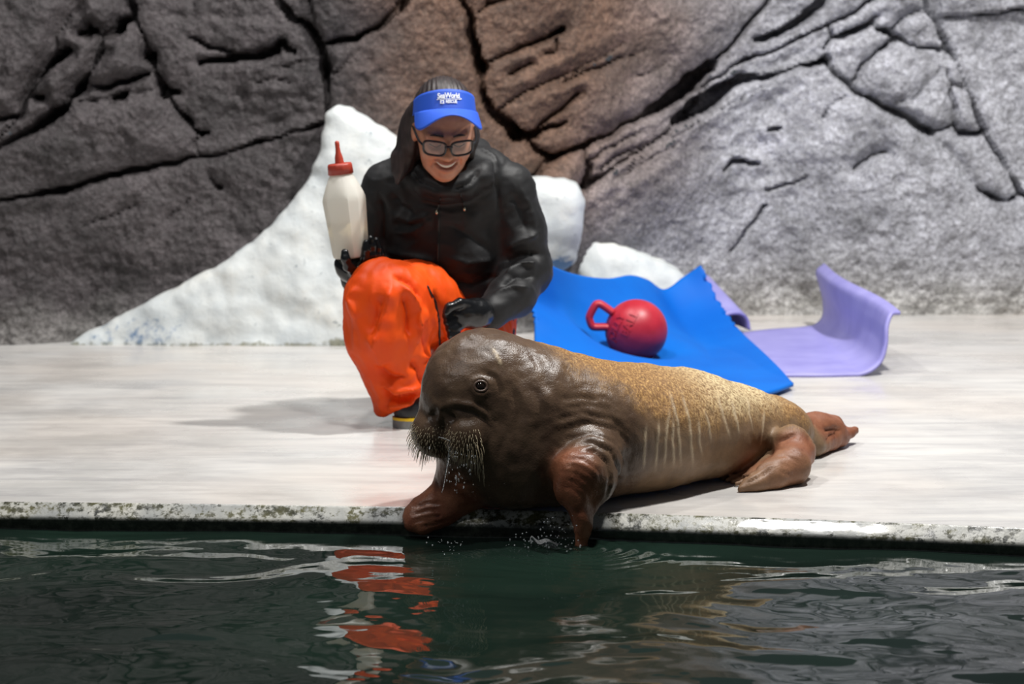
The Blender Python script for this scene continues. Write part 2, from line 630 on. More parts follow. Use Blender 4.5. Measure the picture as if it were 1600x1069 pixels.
# connected pieces of rock between the cracks
barrier = Dc <= 0.001
cellbar = barrier[:-1, :-1] | barrier[1:, :-1] | barrier[:-1, 1:] | barrier[1:, 1:]
lab = np.where(cellbar, -1, 0); nl = 0
from collections import deque
sizes = {}
for si in range(0, NX - 1, 3):
    for sj in range(0, NZ - 1, 3):
        if lab[si, sj] != 0: continue
        nl += 1; q = deque([(si, sj)]); lab[si, sj] = nl; c = 0
        while q:
            i, j = q.popleft(); c += 1
            if i > 0 and lab[i - 1, j] == 0: lab[i - 1, j] = nl; q.append((i - 1, j))
            if i < NX - 2 and lab[i + 1, j] == 0: lab[i + 1, j] = nl; q.append((i + 1, j))
            if j > 0 and lab[i, j - 1] == 0: lab[i, j - 1] = nl; q.append((i, j - 1))
            if j < NZ - 2 and lab[i, j + 1] == 0: lab[i, j + 1] = nl; q.append((i, j + 1))
        sizes[nl] = c
for l, c in sizes.items():
    if c < 60: lab[lab == l] = -1
labv = np.zeros((NX, NZ), int) - 1
for di in (0, 1):
    for dj in (0, 1):
        sub = labv[di:NX - 1 + di, dj:NZ - 1 + dj]; sub[lab > 0] = lab[lab > 0]
# how far each piece stands out of the wall, with a tilt of its own
off = np.zeros((NX, NZ))
seeds = {(370,40):0.05, (150,90):-0.015, (200,90):0.025, (60,60):0.0, (220,190):0.02, (350,150):-0.02, (250,400):0.015, (560,20):0.045, (620,130):0.01,
         (900,60):-0.01, (950,150):0.0, (1010,200):0.02, (1250,60):0.02, (1330,80):0.03, (1400,130):0.035, (1430,60):0.03, (1510,190):0.02, (1560,120):0.03, (1300,350):0.03, (1500,250):0.02}
amp_by_lab = {}
for (x, y), a in seeds.items():
    p = on_wall(x, y); i = np.searchsorted(gx, p[0]); j = np.searchsorted(gz, p[1])
    l = lab[min(i, NX - 2), min(j, NZ - 2)]
    if l > 0: amp_by_lab[l] = a
for l, c in sizes.items():
    m = labv == l
    if not m.any(): continue
    a = amp_by_lab.get(l, rng.uniform(-0.015, 0.02))
    tx, tz = rng.uniform(-0.05, 0.05, 2)
    off[m] = a + np.clip(tx * (X2[m] - X2[m].mean()) + tz * (Z2[m] - Z2[m].mean()), -0.03, 0.03)
# carry each piece's offset into the cracks beside it
known = labv > 0
for _ in range(14):
    s_ = np.zeros_like(off); c_ = np.zeros_like(off); kf = known.astype(float)
    for dx_, dz_ in ((1, 0), (-1, 0), (0, 1), (0, -1)):
        s_ += np.roll(off * kf, (dx_, dz_), (0, 1)); c_ += np.roll(kf, (dx_, dz_), (0, 1))
    new = (~known) & (c_ > 0)
    off[new] = s_[new] / c_[new]; known |= new
h = 0.05 * fbm(P2 * 1.7 + 5, 2) + 0.022 * fbm(P2 * 5.0, 3)
rid = 1 - np.abs(fbm(P2 * np.array([15, 1, 15]) + 3, 3)) * 1.6
h += 0.011 * rid + 0.005 * fbm(P2 * 45, 2)
strata = np.sin((Z2.ravel() - 0.62 * X2.ravel()) * 95 + 3 * fbm(P2 * 4, 2))
strm = np.exp(-(((Z2.ravel() - 0.62 * X2.ravel()) - 0.33) / 0.16) ** 2) * sstep(0.1, 0.4, X2.ravel())
h += 0.008 * strata * strm
h = h.reshape(X2.shape)
h = h * sstep(-0.002, 0.05, Dc) + off
e = Dc
deep = np.clip((Wc - 0.005) * 4.8, 0.014, 0.24)
h -= np.where(e > 0, 0.35 * np.minimum(deep, 0.06) * np.exp(-np.maximum(e, 0) / 0.020), 0.35 * np.minimum(deep, 0.06) + deep * np.clip(-e / 0.004, 0, 1))
WALLV = np.stack([X2, wallY(X2, Z2) - h, Z2], -1)
# rock colours: dark grey at the left, brown in the middle, pale grey at the right, scuffed pale along the foot
n1 = fbm(P2 * 2.1 + 9, 3).reshape(X2.shape); n2 = fbm(P2 * 7 + 2, 3).reshape(X2.shape)
xr = X2 + 0.16 * n1
dark = np.array(lin(70, 65, 66)); brown = np.array(lin(98, 75, 61)); pale = np.array(lin(158, 159, 165)); scuff = np.array(lin(186, 184, 178))
diag = Z2 - 0.62 * X2 - 0.28                                   # above this line the brown slabs begin
wp = sstep(0.10, 1.0, xr - 0.35 * np.maximum(diag, -0.5)) * (1 - 0.0 * Z2)
wb_ = sstep(-0.75, -0.1, xr) * sstep(0.25, 0.62, Z2 + 0.1 * n1)
wb_ = wb_ * (1 - wp)
colr = dark[None, None] * (1 - wb_ - wp)[..., None] + brown * wb_[..., None] + pale * wp[..., None]
lowm = sstep(0.30, 0.02, Z2 + 0.06 * n1) * 0.55 * sstep(-0.6, 0.9, X2) + 0.35 * sstep(0.18, 0.02, Z2 + 0.05 * n2)
lowm = np.clip(lowm, 0, 1)
colr = colr * (1 - lowm[..., None]) + scuff * lowm[..., None] * 0.8
colr *= (1 + 0.38 * n2 + 0.32 * n1)[..., None]
colr = np.clip(colr, 0.01, 0.8)

rm = Mat('painted_rock', rough=0.72)
rc = rm.attr('rock', True)
g = rm.noise(20, 6, 0.62, None, 1.6); g2 = rm.noise(60, 4, 0.6, None, 1.2); vv = rm.voronoi(46)
rcol = rm.mix(rm.val(g, 0.35, 0.72, 0, 0.75), rc, rm.mix(1.0, rc, (1.75, 1.75, 1.8), 'MULTIPLY'))
rcol = rm.mix(rm.val(g2, 0.40, 0.62, 0.75, 0), rcol, rm.mix(1.0, rcol, (0.35, 0.34, 0.34), 'MULTIPLY'))
rm.set('Base Color', rcol)
rm.bump(rm.math('ADD', g, rm.math('MULTIPLY', vv, 0.6)), 0.55, 0.02)


def wall_piece(name, mask, parent=None):
    ii, jj = np.nonzero(mask)
    q = np.stack([ii * NZ + jj, (ii + 1) * NZ + jj, (ii + 1) * NZ + jj + 1, ii * NZ + jj + 1], 1)
    u, inv = np.unique(q, return_inverse=True)
    o = mk(name, WALLV.reshape(-1, 3)[u], inv.reshape(q.shape), rm.m, parent)
    attr_col(o, 'rock', colr.reshape(-1, 3)[u])
    return o


wall_back = wall_piece('wall_back', lab < 0)
tag(wall_back, 'dark cracks running through the artificial rock wall', kind='structure')
for l, c in sorted(sizes.items(), key=lambda t: -t[1]):
    if c >= 60: wall_piece('rock_slab', lab == l, wall_back)

# ---- deck
dm = Mat('deck_paint', rough=0.34)
v1 = dm.coord((1, 5, 1), (0, 0, 0.12)); nA = dm.noise(3.2, 5, 0.6, v1, 0.6); nB = dm.noise(1.3, 3, 0.5); nC = dm.noise(26, 5, 0.65, v1)
dc = dm.ramp(nA, [(0.30, lin(178, 176, 175)), (0.55, lin(200, 198, 195)), (0.75, lin(210, 207, 202))])
dc = dm.mix(dm.val(nB, 0.42, 0.62, 0, 0.35), dc, lin(208, 196, 184))
dc = dm.mix(dm.val(nC, 0.60, 0.75, 0, 0.35), dc, lin(222, 220, 216))
dm.set('Base Color', dc)
dm.set('Roughness', dm.val(dm.noise(2.4, 4, 0.6), 0.38, 0.66, 0.16, 0.5))
dm.bump(dm.noise(60, 3, 0.6), 0.06, 0.004)
ex = np.linspace(-6, 6, 241)
V = []; Fq = []
rows = 40
for i, x in enumerate(ex):
    y0 = float(edgeY(x))
    for j in range(rows):
        t = j / (rows - 1)
        V.append((x, y0 + (10.2 - y0) * t, 0.0))
for i in range(len(ex) - 1):
    for j in range(rows - 1):
        a = i * rows + j
        Fq.append((a, a + rows, a + rows + 1, a + 1))
floor = mk('floor', V, np.array(Fq), dm.m)
tag(floor, 'pale grey painted concrete deck beside the pool', kind='structure')

# ---- coping: sloped lip, worn paint and algae, then the dark pool wall
cm = Mat('worn_coping', rough=0.35)
cz = cm.node('ShaderNodeSeparateXYZ'); cm.link(cm.coord(), cz.inputs[0])
cn = cm.noise(55, 5, 0.7); cn2 = cm.noise(5, 4, 0.6)
paint = cm.mix(cm.val(cn2, 0.4, 0.6), lin(196, 194, 184), lin(150, 152, 150))
grime = cm.mix(cm.val(cm.noise(16, 3, 0.6), 0.4, 0.6), lin(40, 42, 36), lin(92, 90, 58))
top = cm.mix(cm.val(cm.math('ADD', cm.math('MULTIPLY', cn, 0.75), cm.math('MULTIPLY', cn2, 0.35)), 0.50, 0.58), grime, paint)
side = cm.mix(cm.val(cn, 0.45, 0.7), lin(34, 37, 32), lin(62, 66, 56))
cm.set('Base Color', cm.mix(cm.val(cz.outputs[2], -0.034, -0.022), side, top))
wet_ = cm.val(cz.outputs[0], 0.05, 0.22)
cm.set('Roughness', cm.val(cn, 0.3, 0.7, 0.2, 0.5))
cm.bump(cm.math('ADD', cm.noise(28, 3, 0.6), cm.math('MULTIPLY', cn, 0.3)), 0.45, 0.004)
cm.set('Coat Weight', wet_); cm.set('Coat Roughness', 0.06)
prof = [(0.0, 0.0), (0.003, -0.0012), (0.006, -0.0040), (0.018, -0.0148), (0.029, -0.0247), (0.0325, -0.0290), (0.0335, -0.034), (0.031, -0.041), (0.031, -0.16), (0.031, -0.9)]
ex2 = np.arange(-5, 5, 0.02)
V = []; Fq = []
for x in ex2:
    sl = float(edgeY(x + 0.01) - edgeY(x - 0.01)) / 0.02
    nrm = np.array([sl, -1.0]) / math.hypot(sl, 1)
    for k, (o, z) in enumerate(prof):
        w = 0.0006 * math.sin(x * 61 + k) if 0 < k < 6 else 0
        V.append((x + nrm[0] * (o + w), float(edgeY(x)) + nrm[1] * (o + w), z))
m_ = len(prof)
for i in range(len(ex2) - 1):
    for k in range(m_ - 1):
        a = i * m_ + k
        Fq.append((a, a + 1, a + m_ + 1, a + m_))
trim = mk('trim_1', V, np.array(Fq), cm.m)
tag(trim, 'worn speckled white pool coping above the dark pool wall', kind='structure')

# ---- pool water
WATER_Z = -0.055
wxs = np.concatenate([np.arange(-5, -1.3, 0.05), np.arange(-1.3, 1.3, 0.0065), np.arange(1.3, 5, 0.05)])
wts = np.concatenate([np.arange(0, 1.5, 0.0065), np.arange(1.5, 9, 0.08)])
WX, WT = np.meshgrid(wxs, wts, indexing='ij')
WY = edgeY(WX) - 0.034 - WT
PW = np.stack([WX.ravel(), WY.ravel(), np.zeros(WX.size)], 1)


def ripple(x, y):
    P = np.stack([x, y, np.zeros(len(x))], 1)
    wp1 = 0.10 * pnoise(P * 2.6 + 1.7); wp2 = 0.10 * pnoise(P * 2.6 + 31.7)
    q = np.stack([x + wp1, (y + wp2) * 1.25, np.full(len(x), 0.3)], 1)
    wv = 0.0075 * pnoise(q * 3.1 + 2.2) + 0.0034 * pnoise(q * 6.4 + 7.7) + 0.0011 * pnoise(q * 13 + 5.1) + 0.00025 * pnoise(q * 30 + 1.1)
    # rings around the flipper tip and under the chin drips
    for cx, cy, A, lam, R in ((TIP[0], TIP[1], 0.0022, 0.035, 0.16), (DRIP[0], DRIP[1], 0.0010, 0.022, 0.08)):
        r = np.hypot(x - cx, (y - cy) * 1.0)
        wv += A * np.sin(r / lam * 2 * math.pi + 2 * pnoise(P * 9)) * np.exp(-(r / R) ** 2)
    return wv


TIP = G(905, 856, WATER_Z); DRIP = G(700, 868, WATER_Z)
wh = ripple(PW[:, 0], PW[:, 1]).reshape(WX.shape)
wh *= np.where(WT < 0.02, 0.6, 1)
wm = Mat('pool_water', lin(26, 42, 36), 0.03, IOR=1.333)
wm.set('Base Color', wm.mix(wm.val(wm.noise(1.6, 3, 0.5), 0.35, 0.65), lin(20, 30, 26), lin(25, 40, 33)))
ww = len(wts)
ii, jj = np.meshgrid(np.arange(len(wxs) - 1), np.arange(ww - 1), indexing='ij')
ii, jj = ii.ravel(), jj.ravel()
fw = np.stack([ii * ww + jj, ii * ww + jj + 1, (ii + 1) * ww + jj + 1, (ii + 1) * ww + jj], 1)
water = mk('pool_water', np.stack([WX.ravel(), WY.ravel(), WATER_Z + wh.ravel()], 1), fw, wm.m)
tag(water, 'dark green rippling pool water in front of the deck', 'water', kind='stuff')

# ---- white painted rocks in front of the wall
wr = Mat('white_rock_paint', rough=0.65)
wa = wr.attr('bare'); wblue = wr.attr('blue')
wn = wr.noise(7, 5, 0.6); wn2 = wr.noise(40, 4, 0.6)
wc = wr.ramp(wn, [(0.3, lin(192, 199, 202)), (0.55, lin(216, 220, 219)), (0.75, lin(224, 222, 214))])
wc = wr.mix(wr.val(wn2, 0.64, 0.74, 0, 0.55), wc, lin(120, 126, 120))
wc = wr.mix(wr.val(wr.math('ADD', wa, wr.math('MULTIPLY', wr.math('SUBTRACT', wn2, 0.5), 1.2)), 0.35, 0.6), wc, wr.mix(wr.val(wn2, 0.4, 0.6), lin(96, 98, 84), lin(146, 146, 130)))
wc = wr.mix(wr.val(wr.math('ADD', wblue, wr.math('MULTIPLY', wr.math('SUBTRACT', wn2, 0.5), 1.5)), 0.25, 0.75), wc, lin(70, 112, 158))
wr.set('Base Color', wc)
wr.bump(wr.math('ADD', wn, wr.math('MULTIPLY', wn2, 0.25)), 0.4, 0.02)


def poly_sd(X, Z, poly):
    """2D signed distance of a polygon in the xz plane (inside < 0)"""
    d = np.full(np.broadcast(X, Z).shape, 1e6); inside = np.zeros(d.shape, bool)
    n = len(poly)
    for i in range(n):
        a = poly[i]; b = poly[(i + 1) % n]; ab = b - a
        px_, pz_ = X - a[0], Z - a[1]
        t = np.clip((px_ * ab[0] + pz_ * ab[1]) / (ab @ ab + 1e-12), 0, 1)
        d = np.minimum(d, (px_ - t * ab[0]) ** 2 + (pz_ - t * ab[1]) ** 2)
        c = (a[1] > Z) != (b[1] > Z)
        with np.errstate(divide='ignore', invalid='ignore'):
            xi = a[0] + (Z - a[1]) * (b[0] - a[0]) / (b[1] - a[1] if b[1] != a[1] else 1e-9)
        inside ^= c & (X < xi)
    return np.where(inside, -1, 1) * np.sqrt(d)


def relief_rock(name, outline, Yp, front, step, rough_amp, round_k=0.05):
    """a rock with the given outline at depth Yp; front(x, z) gives its face"""
    poly = np.array([at(x, y, Yp)[[0, 2]] for x, y in outline])
    lo = [poly[:, 0].min() - 0.05, Yp - 0.5, max(poly[:, 1].min(), -0.03) - 0.03]; hi = [poly[:, 0].max() + 0.05, 9.3, poly[:, 1].max() + 0.05]
    F = Field(*Field.span(lo, hi, step))
    x2 = F.ax[0][:, None]; z2 = F.ax[2][None, :]
    xx, zz = np.broadcast_arrays(x2, z2)
    PP = np.stack([xx.ravel(), np.full(xx.size, 0.37), zz.ravel()], 1)
    nz = fbm(PP * 5, 3).reshape(xx.shape); nz2 = fbm(PP * 16 + 4, 3).reshape(xx.shape)
    sd = poly_sd(xx + 0.009 * nz2, zz + 0.009 * np.roll(nz2, 7, 0), poly)
    yf = front(xx, zz) - rough_amp * nz - rough_amp * 0.16 * nz2
    yb = np.interp(xx, _wx, _wb) + 0.07 * zz + 0.10

    def fn(X, Y, Z):
        a = sd[:, None, :] + 0 * Y; b = yf[:, None, :] - Y
        k = round_k
        h = np.maximum(k - np.abs(a - b), 0) / k
        r = np.maximum(a, b) + h * h * k * 0.25
        return np.maximum(np.maximum(r, Y - yb[:, None, :]), -0.02 - Z)
    F.func(fn)
    return F.mesh(1)


ol = [(92,546),(130,524),(180,499),(240,467),(300,437),(345,412),(385,383),(425,348),(455,315),(480,283),(492,240),(500,205),(508,175),(520,165),(535,166),(560,180),(600,205),(640,235),(690,262),(720,300),(745,420),(760,560),(400,562),(92,562)]
b0 = float(G(300, 541)[1])
v, f = relief_rock('white_rock', ol, 8.10, lambda x, z: b0 + 0.13 * z + 0.04 * np.maximum(0, -0.7 - x), 0.010, 0.022)
o = mk('white_rock', v, f, wr.m)
pc = G(585, 530); attr(o, 'bare', 1.25 * np.exp(-(((v[:, 0] - pc[0]) / 0.10) ** 2 + ((v[:, 2] - 0.01) / 0.075) ** 2)) + 0.5 * sstep(0.03, 0.0, v[:, 2]))
attr(o, 'blue', 0.35 * np.exp(-(((v[:, 0] + 1.25) / 0.18) ** 2 + ((v[:, 2] - 0.03) / 0.06) ** 2)))
tag(o, 'tall white painted rock rising to a peak behind the kneeling person', 'rock')
ol = [(760,285),(800,277),(850,279),(885,283),(905,294),(914,315),(912,350),(906,380),(902,410),(885,424),(850,428),(760,440)]
bx, bz = at(850, 345, 8.4)[[0, 2]]
v, f = relief_rock('white_rock', ol, 8.35, lambda x, z: 8.26 + 0.5 * ((x - bx) ** 2) + 0.9 * np.maximum(0, bz - z) ** 1.5, 0.009, 0.016, 0.09)
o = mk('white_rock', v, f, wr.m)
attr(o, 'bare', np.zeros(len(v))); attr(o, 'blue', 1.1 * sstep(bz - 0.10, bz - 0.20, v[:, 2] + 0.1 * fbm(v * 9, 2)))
tag(o, 'blocky white rock with a blue painted underside right of the person', 'rock')
ol = [(893,412),(894,385),(906,368),(935,378),(960,386),(1000,398),(1040,415),(1068,432),(1090,458),(1110,500),(1115,530),(1110,548),(842,548),(842,452),(870,446),(904,444)]
v, f = relief_rock('white_rock', ol, 8.55, lambda x, z: 8.52 + 0.25 * z + 0.15 * np.maximum(0, x - 0.3), 0.009, 0.016, 0.06)
o = mk('white_rock', v, f, wr.m)
attr(o, 'bare', 0.5 * sstep(0.04, 0.0, v[:, 2])); attr(o, 'blue', np.zeros(len(v)))
tag(o, 'low white rock sloping down behind the blue mat', 'rock')

# ================================================================== WALRUS CALF
Zn = (0, 0, 1)
F = Field(*Field.span([-0.32, 4.86, -0.14], [0.98, 6.28, 0.44], 0.0062))
body_axis = [(at(1250, 682, 5.88), 0.050), (at(1200, 675, 5.78), 0.098), (at(1130, 672, 5.68), 0.132), (at(1060, 670, 5.56), 0.165),
             (at(980, 676, 5.44), 0.186), (at(905, 678, 5.34), 0.192), (at(850, 672, 5.29), 0.185)]
F.chain(body_axis, 0.05, Zn, 0.80)
# shoulders, chest and the thick neck
F.chain([(at(850, 672, 5.29), 0.178), (at(800, 640, 5.25), 0.150), (at(757, 607, 5.235), 0.112)], 0.06)
F.chain([(at(855, 710, 5.27), 0.140), (at(800, 712, 5.22), 0.130), (at(762, 690, 5.20), 0.095)], 0.06)
# belly rests flat on the deck
F.func(lambda X, Y, Z: (Z - 0.006) + 0 * X + 0 * Y, 0.03, 'sub')
# head frame
HC = at(744, 598, 5.215)
yaw = math.radians(33); pit = math.radians(14)
hf = np.array([-math.sin(yaw) * math.cos(pit), -math.cos(yaw) * math.cos(pit), -math.sin(pit)])
hl = np.array([math.cos(yaw), -math.sin(yaw), 0.0])
hu = np.cross(hl, hf) * -1
hu = np.cross(hf, hl); hu = hu if hu[2] > 0 else -hu
HR = np.stack([hl, hf, hu], 1)


def hd(l, f_, u): return HC + hl * l + hf * f_ + hu * u


F.ell(HC, (0.106, 0.112, 0.106), HR, 0.05)
F.ell(hd(0, 0.050, -0.022), (0.082, 0.088, 0.080), HR, 0.05)         # face below the forehead
for s in (-1, 1):
    F.ell(hd(0.042 * s, 0.112, -0.076), (0.056, 0.056, 0.053), HR, 0.007)     # whisker pads
    F.ell(hd(0.066 * s, 0.050, -0.050), (0.030, 0.050, 0.040), HR, 0.04)      # cheeks
    F.cap(hd(0.020 * s, 0.118, -0.012), hd(0.058 * s, 0.102, -0.030), 0.018, 0.014, 0.02)   # fold above each pad
F.ell(hd(0, 0.112, -0.022), (0.034, 0.034, 0.024), HR, 0.02)          # nose
F.ell(hd(0, 0.072, -0.120), (0.046, 0.045, 0.030), HR, 0.025)         # chin
for s in (-1, 1):
    F.cap(hd(0.014 * s, 0.150, -0.014), hd(0.026 * s, 0.140, -0.026), 0.0105, 0.008, 0.006, op='sub')   # nostrils
EP, _n = hd(0.086, 0.062, 0.012), None

# fore flipper on the coping (image left)
F.chain([(at(772, 690, 5.20), 0.075), (at(738, 722, 5.205), 0.060), (at(722, 755, 5.205), 0.046), (at(704, 780, 5.195), 0.042)], 0.04)
F.chain([(at(712, 775, 5.20), 0.042), (at(680, 797, 5.185), 0.046), (at(655, 810, 5.165), 0.034)], 0.03, (0.15, -0.55, 1), 0.62)
for i, (x, y, Y) in enumerate(((650, 788, 5.20), (641, 799, 5.18), (637, 811, 5.165), (641, 823, 5.15), (660, 828, 5.145))):
    F.cap(at(690, 795, 5.185), at(x, y, Y), 0.024, 0.0125, 0.014)
# fore flipper dipping into the water (image right)
F.chain([(at(922, 722, 5.13), 0.070), (at(905, 742, 5.07), 0.054), (at(896, 766, 5.055), 0.040)], 0.022)
F.chain([(at(893, 752, 5.065), 0.040), (at(904, 785, 5.055), 0.034), (at(911, 815, 5.05), 0.030), (at(908, 858, 5.05), 0.017), (at(902, 885, 5.05), 0.010)], 0.022, (0.9, -0.25, 0.15), 0.50)
F.chain([(at(922, 722, 5.13), 0.064), (at(928, 755, 5.09), 0.044), (at(922, 792, 5.075), 0.016)], 0.02)
# hind flipper folded forward on the deck (near)
F.chain([(G(1236, 690, 0.085), 0.040), (G(1243, 706, 0.062), 0.041), (G(1236, 728, 0.042), 0.040), (G(1205, 745, 0.026), 0.030), (G(1178, 756, 0.016), 0.018), (G(1157, 764, 0.008), 0.010)], 0.03)
for i, (x, y) in enumerate(((1150, 757), (1143, 753), (1135, 751), (1128, 748))):
    F.chain([(G(1215 - 5 * i, 728 - 4 * i, 0.040), 0.020), (G(1180 - 4 * i, 745 - 3 * i, 0.020), 0.0105), (G(x, y, 0.006), 0.0065)], 0.010)
# hind flipper trailing behind (far)
F.chain([(G(1248, 676, 0.055), 0.044), (G(1275, 674, 0.050), 0.043), (G(1298, 676, 0.040), 0.034), (G(1314, 684, 0.024), 0.022)], 0.03)
F.chain([(G(1285, 692, 0.020), 0.022), (G(1312, 686, 0.024), 0.016), (G(1328, 677, 0.030), 0.0125), (G(1336, 672, 0.034), 0.011)], 0.012)
F.chain([(G(1285, 662, 0.062), 0.028), (G(1303, 663, 0.050), 0.022), (G(1318, 672, 0.034), 0.012)], 0.012)
F.chain([(G(1270, 696, 0.030), 0.030), (G(1300, 692, 0.020), 0.018)], 0.02)

# mouth line between pads and chin, eye socket
F.cap(hd(0.0, 0.150, -0.090), hd(0.0, 0.165, -0.125), 0.006, 0.012, 0.010, op='sub')
wv, wf = F.mesh(2)
bv = bvh_of(wv, wf)
EYE, EYN = hit(bv, 751, 604)
# eye socket and lids
nrm = vnormals(wv, wf)
de = np.linalg.norm(wv - EYE, axis=1)
wv = wv + nrm * (0.0045 * np.exp(-((de - 0.017) / 0.005) ** 2) - 0.007 * np.exp(-(de / 0.011) ** 2))[:, None]
# folds and wrinkles traced on the hide
disp = np.zeros(len(wv))
folds = [
 ([(905,706),(930,704),(950,722),(955,750),(948,778)], -0.008, 0.006), ([(890,700),(925,690),(955,705),(968,735),(965,770)], -0.006, 0.006),
 ([(880,690),(925,676),(962,690),(982,725),(980,765)], -0.0045, 0.006), ([(870,676),(920,660),(965,672),(993,705)], -0.004, 0.006),
 ([(860,660),(910,645),(955,655),(990,685)], -0.0035, 0.006), ([(880,640),(920,632),(955,640)], -0.003, 0.006), ([(870,625),(910,620),(940,628)], -0.003, 0.006),
 ([(878,728),(900,728),(925,742),(932,760)], -0.0022, 0.0032), ([(876,738),(898,740),(922,755),(928,772)], -0.0028, 0.0032),
 ([(874,748),(895,752),(916,766),(924,782)], -0.002, 0.0032), ([(876,757),(895,763),(912,778)], -0.0026, 0.0032), ([(884,718),(908,716),(935,735),(940,755)], -0.003, 0.0032),
 ([(756,580),(775,590),(782,610),(778,630)], -0.003, 0.005), ([(735,625),(760,640),(772,660),(768,672)], -0.006, 0.005),
 ([(800,600),(812,640),(806,690)], -0.005, 0.010), ([(835,600),(846,640),(838,690)], -0.004, 0.010), ([(782,640),(790,680),(780,715)], -0.004, 0.008),
 ([(828,545),(850,585),(862,620)], -0.003, 0.010), ([(700,735),(722,742),(745,742)], -0.004, 0.004), ([(700,748),(720,756),(742,757)], -0.004, 0.004), ([(705,722),(725,728),(750,728)], -0.003, 0.004),
 ([(1215,690),(1230,684),(1246,678)], -0.006, 0.005), ([(1210,702),(1230,700),(1250,712)], -0.003, 0.003), ([(1205,715),(1228,712),(1248,722)], -0.003, 0.003), ([(1195,726),(1218,724),(1240,734)], -0.002, 0.003),
 ([(1262,655),(1266,675),(1262,695)], -0.003, 0.003), ([(1270,652),(1274,675),(1270,698)], -0.003, 0.003), ([(1285,672),(1305,670),(1318,672)], -0.008, 0.004), ([(1290,690),(1298,680),(1312,676)], -0.007, 0.0035),
 ([(985,700),(988,735),(982,770)], -0.002, 0.006),
 ([(1212,728),(1185,745),(1160,757)], -0.005, 0.003), ([(1205,722),(1178,738),(1150,753)], -0.005, 0.003), ([(1200,735),(1180,750),(1165,758)], -0.003, 0.0025), ([(1215,736),(1235,742),(1250,738)], -0.003, 0.003),
 ([(694,642),(715,640),(740,645),(760,658),(768,680)], -0.006, 0.0045), ([(690,632),(715,630),(742,634),(764,648),(774,672)], 0.005, 0.006), ([(690,645),(692,665),(690,690)], -0.006, 0.005),
 ([(695,788),(668,786),(648,792)], -0.005, 0.0035), ([(695,796),(664,798),(640,805)], -0.005, 0.0035), ([(698,804),(668,810),(640,817)], -0.005, 0.0035), ([(705,812),(675,820),(652,826)], -0.004, 0.0035),
]
scars = [[(1010,664),(1007,700),(1006,732)], [(1030,655),(1028,690),(1024,735)], [(1046,640),(1040,690),(1038,730)], [(1052,650),(1051,690),(1053,730)], [(1046,610),(1060,665),(1064,728)],
         [(1065,612),(1078,660),(1083,730)], [(1092,655),(1093,690),(1098,712)], [(1122,620),(1132,655),(1142,685)], [(1143,625),(1150,655),(1155,680)], [(1168,620),(1172,650),(1176,670)],
         [(1195,640),(1192,665),(1188,695)], [(1100,640),(1107,660),(1112,690)], [(768,541),(775,553),(784,572)]]
for p, a, w in folds: disp += crease(wv, wf, bv, p, a, w)
scar = np.zeros(len(wv))
for p in scars:
    s = crease(wv, wf, bv, p, 1.0, 0.0033)
    disp += 0.0018 * s; scar = np.maximum(scar, s)
# body coordinates: t runs from tail (0) to chest (1)
A0, A1 = body_axis[0][0], body_axis[-1][0]
ax_ = A1 - A0; tt = ((wv - A0) @ ax_) / (ax_ @ ax_)
sh = at(905, 735, 5.13)
rs = np.linalg.norm((wv - sh) * np.array([1, 0.7, 1]), axis=1) + 0.012 * fbm(wv * 11, 2)
disp += -0.0009 * (np.maximum(0, np.sin(rs / 0.0125 * math.pi)) ** 3) * sstep(0.04, 0.07, rs) * sstep(0.26, 0.14, rs) * (0.4 + 1.2 * np.clip(fbm(wv * 7 + 3, 2) + 0.4, 0, 1))
disp += 0.0016 * fbm(wv * 38, 3) + 0.002 * fbm(wv * np.array([14, 14, 14]), 2)
headd = np.linalg.norm(wv - HC, axis=1)
disp += 0.0022 * fbm(wv * 26 + 8, 2) * sstep(0.16, 0.09, headd)
nrm = vnormals(wv, wf)
wv = wv + nrm * disp[:, None]
near_floor = (wv[:, 1] > edgeY(wv[:, 0]) + 0.01)
wv[near_floor, 2] = np.maximum(wv[near_floor, 2], 0.001)
# where the hide is dry (golden fur) and where it is naked flipper skin
zb = np.interp(tt, [-0.3, 0.0, 0.25, 0.5, 0.68, 0.78, 0.86, 0.93, 1.0], [0.07, 0.09, 0.125, 0.150, 0.150, 0.17, 0.205, 0.25, 0.295])
dry = sstep(-0.05, 0.05, wv[:, 2] - zb + 0.035 * fbm(wv * 13, 3) + 0.02 * fbm(wv * np.array([60, 30, 20]), 2)) * sstep(1.10, 1.02, tt) * (0.45 + 0.55 * sstep(0.0, 0.22, tt))
belly = sstep(0.06, 0.4, 1 - tt) * sstep(0.9, 0.7, tt)
flip = np.zeros(len(wv))
for a, b, r in ((at(722, 765, 5.2), at(650, 812, 5.16), 0.085), (at(893, 742, 5.05), at(905, 870, 5.05), 0.060), (G(1243, 712, 0.06), G(1160, 764, 0.01), 0.06), (G(1222, 735, 0.03), G(1130, 748, 0.01), 0.05), (G(1262, 676, 0.05), G(1335, 674, 0.03), 0.075)):
    d, _ = seg_dist(wv, [a, b], 0.3)
    flip = np.maximum(flip, sstep(r + 0.02, r - 0.02, d))
flip *= 1 - 0.8 * sstep(0.30, 0.55, tt) * sstep(0.9, 0.75, tt)
hm = Mat('walrus_hide', rough=0.4)
hm.set('Specular IOR Level', 0.30)
aD, aF, aS = hm.attr('dry'), hm.attr('flipper'), hm.attr('scar')
wetn = hm.noise(22, 5, 0.6); fine = hm.noise(150, 3, 0.6); spk = hm.noise(150, 5, 0.75)
hairv = hm.coord((1, 1, 1))
wet = hm.mix(hm.val(wetn, 0.35, 0.65), lin(80, 62, 49), lin(98, 78, 61))
fl = hm.mix(hm.val(wetn, 0.35, 0.7), lin(118, 70, 50), lin(146, 96, 70))
stv = hm.coord((1.0, 0.35, 0.25), (0.5, 0.2, 0.5))
streak = hm.noise(260, 4, 0.65, stv)
